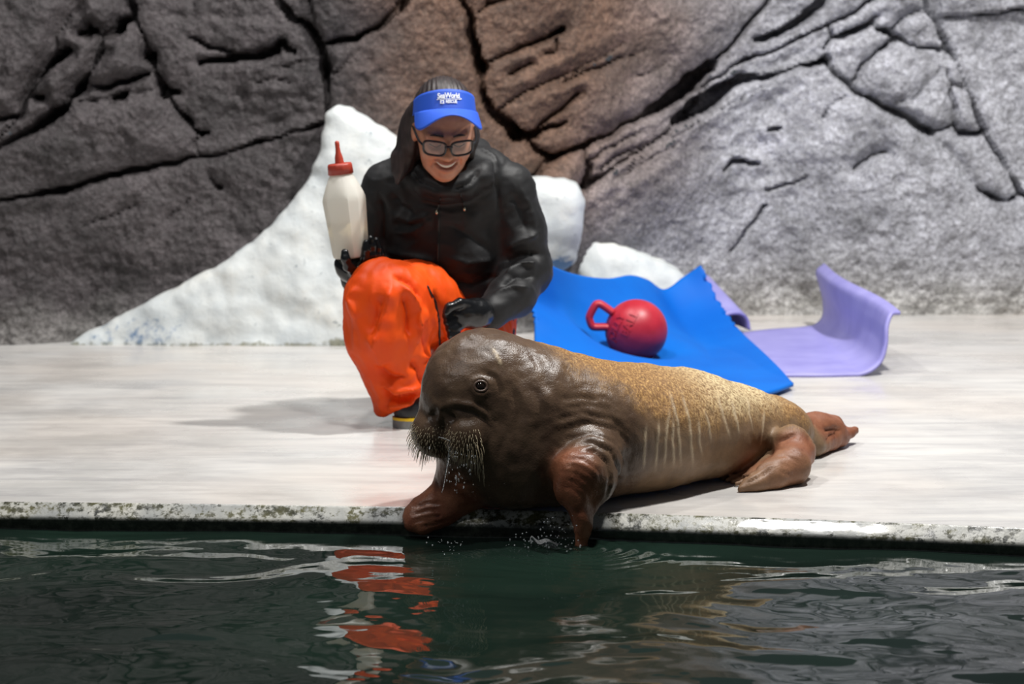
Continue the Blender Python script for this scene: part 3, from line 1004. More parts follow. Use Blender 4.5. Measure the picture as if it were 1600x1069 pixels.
dryc = hm.ramp(hm.math('ADD', hm.math('MULTIPLY', spk, 0.6), hm.math('MULTIPLY', streak, 0.4)), [(0.36, lin(92, 63, 36)), (0.50, lin(140, 102, 58)), (0.64, lin(202, 160, 98))])
flank = hm.mix(hm.val(wetn, 0.3, 0.7), lin(114, 92, 70), lin(136, 110, 84))
aB = hm.attr('flank')
c = hm.mix(aB, wet, flank)
c = hm.mix(aD, c, dryc)
c = hm.mix(hm.attr('pale'), c, hm.mix(hm.val(spk, 0.42, 0.55), lin(132, 104, 72), lin(220, 200, 158)))
c = hm.mix(aF, c, fl)
c = hm.mix(hm.math('MULTIPLY', aS, 0.75), c, lin(206, 186, 156))
hm.set('Base Color', c)
rgh = hm.math('ADD', hm.val(aD, 0, 1, 0.31, 0.64), hm.math('MULTIPLY', hm.math('SUBTRACT', fine, 0.5), 0.25))
hm.set('Roughness', hm.math('ADD', rgh, hm.math('MULTIPLY', aB, 0.16)))
bp = hm.bump(hm.math('ADD', hm.math('MULTIPLY', hm.voronoi(260), 0.5), fine), 0.16, 0.003)
hm.bump(hm.math('MULTIPLY', hm.math('ADD', spk, streak), hm.val(aD, 0, 1, 0.3, 1.0)), 0.30, 0.005, bp)
walrus = empty('walrus', (float(at(980, 676, 5.44)[0]), 5.44, 0.0))
wb = mk('body', wv, wf, hm.m, walrus)
attr(wb, 'dry', dry * (1 - 0.3 * scar)); attr(wb, 'flipper', flip); attr(wb, 'scar', scar)
attr(wb, 'flank', sstep(0.93, 0.78, tt) * (1 - dry))
pale = dry * np.exp(-((tt - 0.38) / 0.22) ** 2) * sstep(0.12, 0.2, wv[:, 2] + 0.02 * fbm(wv * 20, 2))
attr(wb, 'pale', np.clip(pale * 1.2, 0, 0.92))
tag(walrus, 'brown walrus calf leaning over the pool edge on its front flippers', 'walrus')

# eye
em = Mat('walrus_eye', lin(30, 20, 15), 0.05)
ez = em.node('ShaderNodeVectorMath', operation='DISTANCE')
lv, lf = ball_mesh(EYE - EYN * 0.0070, 0.0135, 24, 16)
ey = mk('eye', lv, lf, em.m, walrus)
lid = Mat('eyelid', lin(92, 72, 60), 0.35)
ring = []
t1 = np.cross(EYN, [0, 0, 1]); t1 /= np.linalg.norm(t1); t2 = np.cross(t1, EYN)
for i in range(24):
    a = 2 * math.pi * i / 24
    ring.append(EYE + EYN * (0.0025 - 0.002 * abs(math.cos(a))) + t1 * math.cos(a) * 0.0135 + t2 * math.sin(a) * 0.0108)
lv, lf = tube(ring, 0.0036, 8, True)
mk('eyelid', lv, lf, lid.m, ey)

# whiskers: stiff bristles in rows on both pads
km = Mat('whisker', lin(196, 180, 148), 0.25)
parts = []
wbv = bvh_of(wv, wf)
rr = random.Random(5)
for s in (-1, 1):
    pc_ = hd(0.042 * s, 0.112, -0.076)
    for row in range(11):
        for k in range(19):
            th = math.radians(-60 + 120 * k / 18 + rr.uniform(-3, 3))            # across the pad
            ph = math.radians(30 - 84 * row / 10 + rr.uniform(-3, 3))             # down the pad
            loc = np.array([math.sin(th) * math.cos(ph), math.cos(th) * math.cos(ph), math.sin(ph)])
            dirw = HR @ loc
            h_ = wbv.ray_cast(Vector(pc_ + dirw * 0.12), Vector(-dirw))
            if h_[0] is None or h_[3] > 0.12: continue
            p0 = np.array(h_[0]) - dirw * 0.001
            side = math.sin(th) * s
            L = (0.0055 + 0.004 * (row / 10) + 0.026 * max(0, side) ** 1.6 * (row / 10 + 0.15)) * rr.uniform(0.8, 1.15)
            if side < -0.5: L *= 0.6
            d1 = dirw * 0.80 + np.array([0, 0, -0.42]) ; d1 /= np.linalg.norm(d1)
            d2 = dirw * 0.25 + np.array([0, 0, -0.95]); d2 /= np.linalg.norm(d2)
            pts = [p0, p0 + d1 * L * 0.4, p0 + d1 * L * 0.55 + d2 * L * 0.35, p0 + d1 * L * 0.55 + d2 * L * 0.75]
            parts.append(tube(catmull(pts, 6), np.linspace(0.00060, 0.00030, 6), 5))
lv, lf = join(parts)
wk = mk('whiskers', lv, lf, km.m, walrus); wk['kind'] = 'stuff'

# water running off the chin
drip = Mat('dripping_water', (0.9, 0.93, 0.95), 0.02, IOR=1.33); drip.set('Transmission Weight', 0.75); drip.set('Specular IOR Level', 1.0)
parts = []
for pts, r in (([(706, 692, 5.09), (702, 704, 5.09), (700, 720, 5.09), (696, 742, 5.09)], 0.0016), ([(696, 742, 5.09), (693, 760, 5.09), (690, 770, 5.09)], 0.0010),
               ([(715, 695, 5.09), (714, 715, 5.09)], 0.0010), ([(685, 683, 5.085), (696, 686, 5.08), (707, 691, 5.08)], 0.0010), ([(713, 745, 5.09), (713, 756, 5.09)], 0.0011)):
    P = catmull([at(*p) for p in pts], 14)
    parts.append(tube(P, r * (1 + 0.35 * np.sin(np.arange(14) * 2.1)), 6))
for i in range(70):
    x = rr.gauss(718, 16); y = rr.uniform(690, 770); r = rr.uniform(0.0007, 0.0017)
    if y > 745 and rr.random() < 0.4: continue
    v_, f_ = ball_mesh([0, 0, 0], 1, 6, 5); c_ = at(x, y, rr.uniform(5.03, 5.10))
    parts.append(([c_ + np.array(p) * np.array([r, r, r * rr.uniform(1, 2.4)]) for p in v_], f_))
for i in range(26):                                    # little splashes where the drips land
    c_ = np.array(DRIP) + np.array([rr.gauss(0, 0.018), rr.gauss(0, 0.02), rr.uniform(0.004, 0.035)])
    parts.append(ball_mesh(c_, rr.uniform(0.0007, 0.0018), 6, 5))
lv, lf = join(parts)
o = mk('dripping_water', lv, lf, drip.m); tag(o, 'thin strings and drops of water falling from the walrus chin', 'water', kind='stuff')
# splash at the flipper tip: a thin bowl of water and drops
parts = []
C0 = np.array(TIP)
nu, nv_ = 40, 9
sv, sf = [], []
for i in range(nu):
    a = math.pi * (0.62 + 0.95 * i / (nu - 1))
    for j in range(nv_):
        u = j / (nv_ - 1)
        rx = 0.050 + 0.035 * u; hz = 0.024 * u ** 1.4 * (0.75 + 0.25 * math.sin(i * 0.7) * u) * math.sin(math.pi * i / (nu - 1)) ** 0.6
        sv.append(C0 + np.array([-0.02 + rx * math.cos(a), 0.005 + rx * 0.55 * math.sin(a), 0.001 + hz]))
for i in range(nu - 1):
    for j in range(nv_ - 1):
        a = i * nv_ + j
        sf.append((a, a + nv_, a + nv_ + 1, a + 1))
parts.append((sv, sf))
for i in range(90):
    a = rr.uniform(0.5, 1.6) * math.pi; R = rr.uniform(0.03, 0.14)
    c_ = C0 + np.array([-0.02 + R * math.cos(a), R * 0.5 * math.sin(a), rr.uniform(0, 0.06) * (0.16 - R) / 0.1])
    parts.append(ball_mesh(c_, rr.uniform(0.0006, 0.0022), 6, 5))
lv, lf = join(parts)
o = mk('water_splash', lv, lf, drip.m); tag(o, 'small clear splash where the flipper tip enters the pool', 'water', kind='stuff')

# ================================================================== MATS AND BALL
def coons(top, bottom, left, right, nu, nv):
    """surface between four boundary curves; u runs left to right, v from bottom to top"""
    T, B = catmull(top, nu), catmull(bottom, nu); L, R = catmull(left, nv), catmull(right, nv)
    u = np.linspace(0, 1, nu)[:, None, None]; w = np.linspace(0, 1, nv)[None, :, None]
    S = (1 - w) * B[:, None] + w * T[:, None] + (1 - u) * L[None] + u * R[None]
    S -= (1 - u) * (1 - w) * B[0] + u * (1 - w) * B[-1] + (1 - u) * w * T[0] + u * w * T[-1]
    return S


def sheet(S, thick):
    """give a grid surface thickness"""
    nu, nv = S.shape[:2]
    du = np.gradient(S, axis=0); dv = np.gradient(S, axis=1)
    n = np.cross(du, dv); n /= np.linalg.norm(n, axis=2)[..., None] + 1e-12
    V = np.concatenate([S.reshape(-1, 3), (S - n * thick).reshape(-1, 3)]); N = nu * nv
    Fc = []
    for i in range(nu - 1):
        for j in range(nv - 1):
            a = i * nv + j
            Fc.append((a, a + nv, a + nv + 1, a + 1)); Fc.append((N + a, N + a + 1, N + a + nv + 1, N + a + nv))
    for i in range(nu - 1):
        for j in (0, nv - 1):
            a = i * nv + j; q = (a, N + a, N + a + nv, a + nv)
            Fc.append(q if j == 0 else q[::-1])
    for j in range(nv - 1):
        for i in (0, nu - 1):
            a = i * nv + j; q = (a, a + 1, N + a + 1, N + a)
            Fc.append(q if i == 0 else q[::-1])
    return V, np.array(Fc)


bm_ = Mat('blue_foam', lin(0, 118, 214), 0.6)
bm_.set('Specular IOR Level', 0.2)
bm_.set('Base Color', bm_.mix(bm_.val(bm_.noise(3, 3, 0.5), 0.35, 0.65), lin(0, 94, 190), lin(0, 106, 202)))
bm_.bump(bm_.noise(220, 2, 0.5), 0.12, 0.002)
topc = [at(846, 402, 7.45), at(868, 418, 7.58), at(905, 430, 7.8), at(950, 435, 8.0), at(985, 430, 8.15), at(1012, 437, 8.25), at(1038, 452, 8.32), at(1066, 434, 8.36), at(1095, 414, 8.36)]
rightc = [at(1240, 600, 7.00), at(1215, 572, 7.30), at(1188, 546, 7.66), at(1160, 520, 8.0), at(1136, 492, 8.2), at(1117, 460, 8.30), at(1095, 414, 8.36)]
leftc = [at(838, 640, 6.70), at(838, 580, 7.0), at(836, 530, 7.22), at(836, 490, 7.33), at(826, 466, 7.40), at(836, 436, 7.43), at(846, 402, 7.45)]
botc = [at(838, 640, 6.70), at(950, 652, 6.62), at(1080, 650, 6.66), at(1160, 645, 6.72), at(1206, 626, 6.84), at(1240, 600, 7.00)]
S = coons(topc, botc, leftc, rightc, 90, 70)
S[..., 2] = np.maximum(S[..., 2], 0.012)
# flat where the ball lies
bc = G(994, 566, 0.012)
r_ = np.hypot(S[..., 0] - bc[0], S[..., 1] - bc[1])
S[..., 2] = np.maximum(S[..., 2], np.where(S[..., 0] > 0.45, 0.0225, 0.012))
S[..., 2] = 0.012 + (S[..., 2] - 0.012) * sstep(0.02, 0.24, r_)
# frayed upper right edge
for j in range(70):
    if j > 38: S[-1, j] += np.array([0.010 * math.sin(j * 1.1) * math.sin(j * 0.37), 0, rr.uniform(-0.002, 0.002)])
    if 30 < j < 62: S[0, j] += np.array([rr.uniform(-0.008, 0.008), 0, 0])
v, f = sheet(S, 0.010)
o = mk('foam_mat', v, f, bm_.m); tag(o, 'bright blue foam mat with curled up edges under the red ball', 'mat')

# lavender mat: profile along x, swept across the depth
pm = Mat('lavender_foam', lin(150, 140, 214), 0.5)
pm.set('Base Color', pm.mix(pm.val(pm.noise(6, 4, 0.6), 0.35, 0.7), lin(138, 134, 198), lin(158, 154, 212)))
pm.bump(pm.noise(40, 3, 0.6), 0.08, 0.004)
near = [at(1190, 592, 7.28), at(1235, 590, 7.28), at(1290, 588, 7.28), at(1345, 583, 7.30), at(1372, 567, 7.32), at(1382, 540, 7.34), at(1384, 510, 7.36), at(1392, 490, 7.38), at(1407, 487, 7.40)]
far = [at(1135, 526, 8.30), at(1200, 520, 8.46), at(1245, 514, 8.52), at(1270, 508, 8.58), at(1284, 494, 8.62), at(1284, 470, 8.64), at(1276, 445, 8.66), at(1271, 424, 8.66), at(1284, 411, 8.64)]
N_, F_ = catmull(near, 80), catmull(far, 80)
N_[:, 2] = np.maximum(N_[:, 2], 0.010); F_[:, 2] = np.maximum(F_[:, 2], 0.010)
w = np.linspace(0, 1, 36)
S = N_[:, None] * (1 - w)[None, :, None] + F_[:, None] * w[None, :, None]
zz = np.linspace(0, 1, 80)
S[..., 0] += 0.012 * np.sin(w * 7)[None, :] * sstep(0.55, 0.8, zz)[:, None]
v, f = sheet(S, 0.010)
o = mk('foam_mat', v, f, pm.m); tag(o, 'lavender foam mat lying flat with its right end curled upright', 'mat')
# the small arched piece behind the blue mat
near = [at(1108, 540, 8.30), at(1112, 515, 8.32), at(1125, 496, 8.34), at(1145, 488, 8.36), at(1162, 490, 8.38), at(1171, 502, 8.40), at(1173, 524, 8.40)]
far = [at(1050, 500, 8.74), at(1055, 470, 8.74), at(1066, 446, 8.74), at(1082, 432, 8.74), at(1100, 428, 8.74), at(1112, 440, 8.74), at(1120, 500, 8.76)]
N_, F_ = catmull(near, 40), catmull(far, 40)
N_[:, 2] = np.maximum(N_[:, 2], 0.0215); F_[:, 2] = np.maximum(F_[:, 2], 0.0215)
w = np.linspace(0, 1, 16)
S = N_[:, None] * (1 - w)[None, :, None] + F_[:, None] * w[None, :, None]
v, f = sheet(S, 0.010)
o = mk('foam_mat', v, f, pm.m); tag(o, 'lavender foam piece arched like a tunnel behind the blue mat', 'mat')

# red ball with a hand loop and raised lettering
ball_r = 0.0985
bcen = at(994, 519, float(bc[1]) + 0.005); bcen[2] = max(bcen[2], 0.013 + ball_r)
rb = Mat('red_rubber', lin(196, 40, 60), 0.42)
rb.set('Base Color', rb.mix(rb.val(rb.noise(14, 4, 0.6), 0.35, 0.7), lin(170, 28, 46), lin(190, 46, 60)))
rb.set('Subsurface Weight', 0.0)
rb.bump(rb.noise(60, 3, 0.6), 0.06, 0.003)
ballr = empty('play_ball', (bcen[0], bcen[1], 0.013))
lv, lf = ball_mesh(bcen, ball_r, 64, 40)
mk('ball', lv, lf, rb.m, ballr)
hp = [at(x, y, bcen[1] - 0.02) for x, y in ((958, 489), (941, 477), (934, 475), (929, 479), (922, 492), (921, 499), (925, 509), (931, 511), (945, 511), (956, 512))]
P = catmull(hp, 60)
lv, lf = tube(P, 0.0125, 10); lv = [p * np.array([1, 1, 1]) + np.array([0, (p[1] - (bcen[1] - 0.02)) * 0.6, 0]) for p in lv]
mk('handle', lv, lf, rb.m, ballr)


def text_mesh(s, size, extrude=0.0, offset=0.0, spacing=1.0):
    cu = bpy.data.curves.new('lettering', 'FONT')
    cu.body = s; cu.size = size; cu.extrude = extrude; cu.offset = offset; cu.space_character = spacing
    cu.align_x = 'CENTER'; cu.align_y = 'CENTER'; cu.resolution_u = 4
    ob = bpy.data.objects.new('lettering', cu); COL.objects.link(ob)
    bpy.context.view_layer.update()
    me = bpy.data.meshes.new_from_object(ob.evaluated_get(bpy.context.evaluated_depsgraph_get()))
    V = np.array([v.co[:] for v in me.vertices]); Fc = [tuple(p.vertices) for p in me.polygons]
    bpy.data.objects.remove(ob); bpy.data.curves.remove(cu); bpy.data.meshes.remove(me)
    return V, Fc


def subdivided(V, Fc, cuts_len):
    b = bmesh.new()
    vs = [b.verts.new(tuple(map(float, p))) for p in V]
    for q in Fc:
        try: b.faces.new([vs[i] for i in q])
        except ValueError: pass
    bmesh.ops.triangulate(b, faces=b.faces[:])
    for _ in range(3):
        es = [e for e in b.edges if e.calc_length() > cuts_len]
        if not es: break
        bmesh.ops.subdivide_edges(b, edges=es, cuts=1)
        bmesh.ops.triangulate(b, faces=b.faces[:])
    b.verts.index_update()
    V = np.array([v.co[:] for v in b.verts]); Fc = [tuple(v.index for v in f.verts) for f in b.faces]
    b.free()
    return V, Fc


def on_ball(word, size, px, py, ang):
    V, Fc = text_mesh(word, size, 0.0022, 0.0012, 1.08)
    V, Fc = subdivided(V, Fc, 0.012)
    c = at(px, py, bcen[1] - ball_r * 0.7); n = c - bcen; n /= np.linalg.norm(n)
    tx = np.cross([0, 0, 1.0], n); tx /= np.linalg.norm(tx); ty = np.cross(n, tx)
    ca, sa = math.cos(ang), math.sin(ang)
    a1 = tx * ca + ty * sa; a2 = -tx * sa + ty * ca
    out = []
    for p in V:
        q = bcen + n * ball_r + a1 * p[0] + a2 * p[1]
        d = q - bcen; d /= np.linalg.norm(d)
        out.append(bcen + d * (ball_r + p[2] + 0.0006))
    return out, Fc


lv, lf = join([on_ball('JOLLY', 0.036, 962, 512, math.radians(68)), on_ball('BALL', 0.038, 986, 508, math.radians(68))])
o = mk('lettering', lv, lf, rb.m, ballr, False); o['label'] = 'raised letters moulded on the ball'
tag(ballr, 'red rubber ball with a loop handle resting on the blue mat', 'ball')

# ================================================================== FEEDING BOTTLE
Bc = at(549, 402, 6.38)
bax = np.array([-0.115, -0.03, 1.0]); bax /= np.linalg.norm(bax)
bx1 = np.cross(bax, [0, 1, 0]); bx1 /= np.linalg.norm(bx1); bx2 = np.cross(bax, bx1)
byaw = math.radians(28)
b1 = bx1 * math.cos(byaw) + bx2 * math.sin(byaw); b2 = -bx1 * math.sin(byaw) + bx2 * math.cos(byaw)


def rings(prof, seg=48, cap0=True, cap1=True):
    """prof: (height, half width, squareness 0..1)"""
    V, Fc = [], []
    for z, r, sq in prof:
        for k in range(seg):
            a = 2 * math.pi * k / seg
            c, s = math.cos(a), math.sin(a)
            # octagon-like section: flat sides with cut corners
            e = 1.0 / max(abs(c), abs(s), (abs(c) + abs(s)) / 1.30)
            rad = r * (1 - sq) + r * 0.90 * e * sq
            V.append(Bc + bax * z + b1 * (rad * c) + b2 * (rad * s))
    n = len(prof)
    for i in range(n - 1):
        for k in range(seg):
            l = (k + 1) % seg
            Fc.append((i * seg + k, i * seg + l, (i + 1) * seg + l, (i + 1) * seg + k))
    if cap0: Fc.append(tuple(range(seg))[::-1])
    if cap1: Fc.append(tuple((n - 1) * seg + k for k in range(seg)))
    return V, Fc


bot = empty('feeding_bottle', Bc)
pl = Mat('milky_plastic', lin(246, 244, 236), 0.30)
pl.set('Transmission Weight', 0.0); pl.set('Subsurface Weight', 0.0)
nt = pl.nt
tr = pl.node('ShaderNodeBsdfTranslucent'); tr.inputs[0].default_value = (*lin(240, 238, 228), 1)
tp = pl.node('ShaderNodeBsdfTransparent')
m1 = pl.node('ShaderNodeMixShader'); m1.inputs[0].default_value = 0.35
pl.link(pl.b.outputs[0], m1.inputs[1]); pl.link(tr.outputs[0], m1.inputs[2])
m2 = pl.node('ShaderNodeMixShader'); m2.inputs[0].default_value = 0.06
pl.link(m1.outputs[0], m2.inputs[1]); pl.link(tp.outputs[0], m2.inputs[2])
pl.link(m2.outputs[0], pl.out.inputs[0])
mkm = Mat('milk', lin(236, 218, 176), 0.4)
v, f = rings([(0.0, 0.042, 1), (0.003, 0.050, 1), (0.010, 0.0525, 1), (0.080, 0.057, 1), (0.148, 0.0620, 1), (0.157, 0.0618, 0.95), (0.170, 0.0565, 0.7), (0.190, 0.0470, 0.4), (0.210, 0.0360, 0.1), (0.220, 0.0300, 0), (0.232, 0.0285, 0)])
mk('bottle', v, f, pl.m, bot).data.set_sharp_from_angle(angle=math.radians(24))
v, f = rings([(0.004, 0.044, 1), (0.010, 0.0500, 1), (0.100, 0.0560, 1)])
mk('milk', v, f, mkm.m, bot)
cr_ = Mat('red_rubber_cap', lin(166, 58, 42), 0.45)
capp = [(0.222, 0.0305, 0), (0.222, 0.0335, 0), (0.246, 0.0322, 0), (0.250, 0.0300, 0), (0.251, 0.012, 0)]
v, f = rings(capp); v2 = []
for i, p in enumerate(v):
    k = i % 48
    ax0 = Bc + bax * ((p - Bc) @ bax)
    v2.append(ax0 + (p - ax0) * (1.02 if (k // 2) % 2 and 48 <= i < 144 else 1.0))
mk('cap', v2, f, cr_.m, bot)
nb = Mat('red_nipple', lin(176, 64, 46), 0.42)
v, f = rings([(0.249, 0.0130, 0), (0.253, 0.0118, 0), (0.262, 0.0112, 0), (0.270, 0.0098, 0), (0.280, 0.0070, 0), (0.292, 0.0060, 0), (0.300, 0.0062, 0), (0.306, 0.0060, 0), (0.309, 0.0042, 0), (0.310, 0.0015, 0)], 24)
mk('nipple', v, f, nb.m, bot)
tag(bot, 'translucent milk feeding bottle with red cap and nipple in the gloved hand', 'bottle')

# ================================================================== PERSON
person = empty('person', G(690, 640))
tag(person, 'person in a black jacket, orange trousers and blue visor kneeling on one knee', 'person')
hc = at(693, 199, 6.43)
hyaw = math.radians(9); hpit = math.radians(27)
pf = np.array([math.sin(hyaw) * math.cos(hpit), -math.cos(hyaw) * math.cos(hpit), -math.sin(hpit)])
plf = np.array([math.cos(hyaw), math.sin(hyaw), 0.0])
pu = np.cross(plf, pf); pu = pu if pu[2] > 0 else -pu
PR = np.stack([plf, pf, pu], 1)


def hp_(x, y, z): return hc + plf * x + pf * y + pu * z


def to_head(v):
    return (np.asarray(v) - hc) @ PR


shR, elR, wrR = at(603, 292, 6.58), at(592, 428, 6.62), at(556, 434, 6.46)
shL, elL, wrL = at(797, 295, 6.58), at(820, 422, 6.58), at(768, 487, 6.42)
hipR, knR, anR = at(690, 492, 6.68), at(604, 468, 6.33), at(640, 628, 6.36)
hipL, knL, anL = at(742, 500, 6.68), G(724, 600, 0.08), G(780, 560, 0.07)

# ---- body: one continuous skin, finest at the head
fx = np.concatenate([np.arange(-0.52, hc[0] - 0.105, 0.012), np.arange(hc[0] - 0.105, hc[0] + 0.105, 0.0024), np.arange(hc[0] + 0.105, 0.16, 0.012)])
fy = np.concatenate([np.arange(6.20, hc[1] - 0.15, 0.012), np.arange(hc[1] - 0.15, hc[1] + 0.14, 0.0026), np.arange(hc[1] + 0.14, 7.0, 0.012)])
fz = np.concatenate([np.arange(-0.03, hc[2] - 0.17, 0.012), np.arange(hc[2] - 0.17, hc[2] + 0.15, 0.0024)])
B = Field(fx, fy, fz)
B.cap(at(712, 480, 6.70), at(700, 400, 6.64), 0.105, 0.105, 0.05); B.cap(at(700, 400, 6.64), at(697, 325, 6.59), 0.105, 0.115, 0.05)
B.cap(at(640, 288, 6.57), at(758, 288, 6.57), 0.055, 0.055, 0.05)
for a, b, c, r1, r2, r3 in ((shR, elR, wrR, 0.045, 0.036, 0.026), (shL, elL, wrL, 0.045, 0.036, 0.026), (hipR, knR, anR + [0.0, 0.03, 0.0], 0.082, 0.058, 0.032), (hipL, knL, anL, 0.082, 0.058, 0.04)):
    B.cap(a, b, r1, r2, 0.03); B.cap(b, c, r2, r3, 0.02)
_t = G(640, 667, 0.0); _u = _t - G(706, 640, 0.0); _u /= np.linalg.norm(_u)
B.cap(anR + [0.0, 0.03, 0.0], _t - _u * 0.15 + [0, 0, 0.05], 0.030, 0.026, 0.01)
_d = anL - knL; _d[2] = 0; _d /= np.linalg.norm(_d)
B.chain([(anL, 0.036), (anL + _d * 0.055, 0.034), (anL + _d * 0.085 + [0, 0, -0.02], 0.028)], 0.02)
B.cap(hp_(0, -0.030, -0.06), at(697, 300, 6.57), 0.050, 0.058, 0.03)
B.ell(hp_(0, -0.012, 0.035), (0.074, 0.094, 0.086), PR, 0.02)
B.ell(hp_(0, 0.030, -0.030), (0.066, 0.064, 0.082), PR, 0.04)
B.ell(hp_(0, 0.040, -0.082), (0.050, 0.048, 0.036), PR, 0.03)
B.ell(hp_(0, 0.074, -0.103), (0.020, 0.016, 0.015), PR, 0.03)
for s in (-1, 1):
    B.ell(hp_(0.037 * s, 0.066, -0.036), (0.024, 0.020, 0.021), PR, 0.03)
    B.cap(hp_(0.010 * s, 0.090, 0.018), hp_(0.048 * s, 0.074, 0.020), 0.009, 0.007, 0.018)
    B.ell(hp_(0.031 * s, 0.098, 0.000), (0.017, 0.014, 0.011), PR, 0.012, op='sub')
    B.ell(hp_(0.031 * s, 0.079, -0.001), (0.0145, 0.0125, 0.0115), PR, 0.004)
    B.ell(hp_(0.076 * s, -0.004, -0.012), (0.010, 0.019, 0.031), PR, 0.010)
    B.ell(hp_(0.0115 * s, 0.101, -0.031), (0.0085, 0.0095, 0.0075), PR, 0.008)
    # smile lines
    B.chain([(hp_(0.019 * s, 0.101, -0.034), 0.003), (hp_(0.034 * s, 0.090, -0.050), 0.0035), (hp_(0.037 * s, 0.082, -0.070), 0.003)], 0.007, op='sub')
B.chain([(hp_(0, 0.088, 0.010), 0.0085), (hp_(0, 0.104, -0.014), 0.009), (hp_(0, 0.113, -0.028), 0.0115)], 0.012)
sm = [(-0.027, 0.089, -0.054), (-0.014, 0.098, -0.0605), (0, 0.101, -0.0625), (0.014, 0.098, -0.0605), (0.027, 0.089, -0.054)]
B.chain([(hp_(x, y - 0.006, z + 0.006), 0.0060) for x, y, z in sm], 0.008)
B.chain([(hp_(x * 0.9, y - 0.006, z - 0.012), 0.0068) for x, y, z in sm], 0.008)
B.chain([(hp_(x, y + 0.001, z - 0.002), 0.0048) for x, y, z in sm], 0.003, op='sub')
v, f = B.mesh(1)
sk = Mat('skin', lin(176, 122, 94), 0.45)
sk.set('Subsurface Weight', 0.12); sk.set('Subsurface Radius', (0.02, 0.008, 0.004)); sk.set('Subsurface Scale', 0.4)
sk.set('Base Color', sk.mix(sk.math('MULTIPLY', sk.attr('lips'), 0.7), sk.mix(sk.val(sk.noise(60, 3, 0.6), 0.3, 0.7), lin(182, 126, 98), lin(198, 142, 112)), lin(140, 74, 66)))
o = mk('body', v, f, sk.m, person)
q = to_head(v)
dl = np.full(len(v), 1.0)
for (x0, y0, z0), (x1, y1, z1) in zip(sm[:-1], sm[1:]):
    for (sx, dy, dz) in ((1, -0.002, 0.006), (0.9, -0.002, -0.011)):
        dd, _ = seg_dist(q, [np.array([x0 * sx, y0 + dy, z0 + dz]), np.array([x1 * sx, y1 + dy, z1 + dz])], 0.02)
        dl = np.minimum(dl, dd)
attr(o, 'lips', sstep(0.008, 0.004, dl))
tm = Mat('teeth', lin(232, 226, 212), 0.25)
tv, tf = tube(catmull([hp_(x * 0.86, y - 0.0052, z + 0.0000) for x, y, z in sm], 16), 0.0047, 8)
mk('teeth', tv, tf, tm.m, person)

lash = Mat('lash', lin(30, 22, 20), 0.6)
for s in (-1, 1):
    tv, tf = tube(catmull([hp_((0.031 - 0.015) * s, 0.0875, -0.004), hp_(0.031 * s, 0.0925, -0.0075), hp_((0.031 + 0.016) * s, 0.083, -0.003)], 12), 0.0013, 6)
    mk('eyelash', tv, tf, lash.m, person)
    tv, tf = tube(catmull([hp_(0.013 * s, 0.099, 0.0265), hp_(0.030 * s, 0.096, 0.0290), hp_(0.049 * s, 0.081, 0.0205)], 12), np.array([0.0028] * 8 + [0.0022, 0.0018, 0.0012, 0.0006]), 6)
    mk('eyebrow', tv, tf, lash.m, person)

# ---- hair
H = Field(*Field.span([hc[0] - 0.19, hc[1] - 0.13, hc[2] - 0.22], [hc[0] + 0.13, hc[1] + 0.20, hc[2] + 0.16], 0.0036))
H.ell(hp_(0, -0.024, 0.034), (0.081, 0.097, 0.094), PR, 0.02)
cutc = hp_(0, 0.155, -0.055)
H.ell(cutc, (0.085, 0.125, 0.125), PR, 0.01, op='sub')
H.chain([(hp_(-0.070, -0.035, 0.02), 0.030), (hp_(-0.086, -0.030, -0.050), 0.029), (hp_(-0.104, -0.012, -0.100), 0.026), (hp_(-0.112, 0.010, -0.128), 0.017), (hp_(-0.118, 0.030, -0.150), 0.006)], 0.02)
H.chain([(hp_(-0.075, -0.045, -0.01), 0.030), (hp_(-0.075, -0.045, -0.075), 0.032), (hp_(-0.085, -0.025, -0.125), 0.022), (hp_(-0.088, -0.012, -0.150), 0.010)], 0.02)
H.chain([(hp_(0.072, -0.040, 0.01), 0.026), (hp_(0.078, -0.040, -0.05), 0.022), (hp_(0.082, -0.02, -0.10), 0.012)], 0.02)
H.cap(hp_(0, -0.09, 0.0), hp_(0, -0.10, -0.12), 0.05, 0.03, 0.03)
v, f = H.mesh(1)
n = vnormals(v, f); q = to_head(v)
st = np.sin((q[:, 0] * 210 + 40 * q[:, 1]) + 3 * fbm(q * np.array([20, 20, 6]), 2)) * sstep(0.03, -0.02, q[:, 2]) + np.sin(np.arctan2(q[:, 0], q[:, 1] + 0.3) * 150) * 0.6 * sstep(0.0, 0.05, q[:, 2])
v = v + n * (0.0016 * st)[:, None]
ha = Mat('dark_hair', lin(38, 30, 30), 0.5)
ha.set('Base Color', ha.mix(ha.val(ha.noise(70, 3, 0.6, ha.coord((1.4, 1.4, 0.2))), 0.35, 0.7), lin(26, 20, 21), lin(58, 47, 46)))
mk('hair', v, f, ha.m, person)

# ---- visor: band round the forehead and a curved bill
vm = Mat('blue_visor_cloth', lin(34, 84, 196), 0.6)
vm.bump(vm.noise(300, 2, 0.5), 0.10, 0.002)


vpit = math.radians(14)
vf = np.array([math.sin(hyaw) * math.cos(vpit), -math.cos(hyaw) * math.cos(vpit), math.sin(vpit)])
vl = plf; vu = np.cross(vl, vf); vu = vu if vu[2] > 0 else -vu
vo = at(694, 169, 6.418)


def band_pt(a, t, extra=0.0):
    """a: angle from straight ahead, t: 0 lower edge .. 1 upper edge"""
    rx = 0.0845 - 0.004 * t + extra; ry = 0.106 - 0.008 * t + extra
    hw = 0.029 * (0.55 + 0.45 * max(0.0, math.cos(a * 0.8)))
    return vo + vl * (rx * math.sin(a)) + vf * (ry * math.cos(a)) + vu * ((2 * t - 1) * hw)


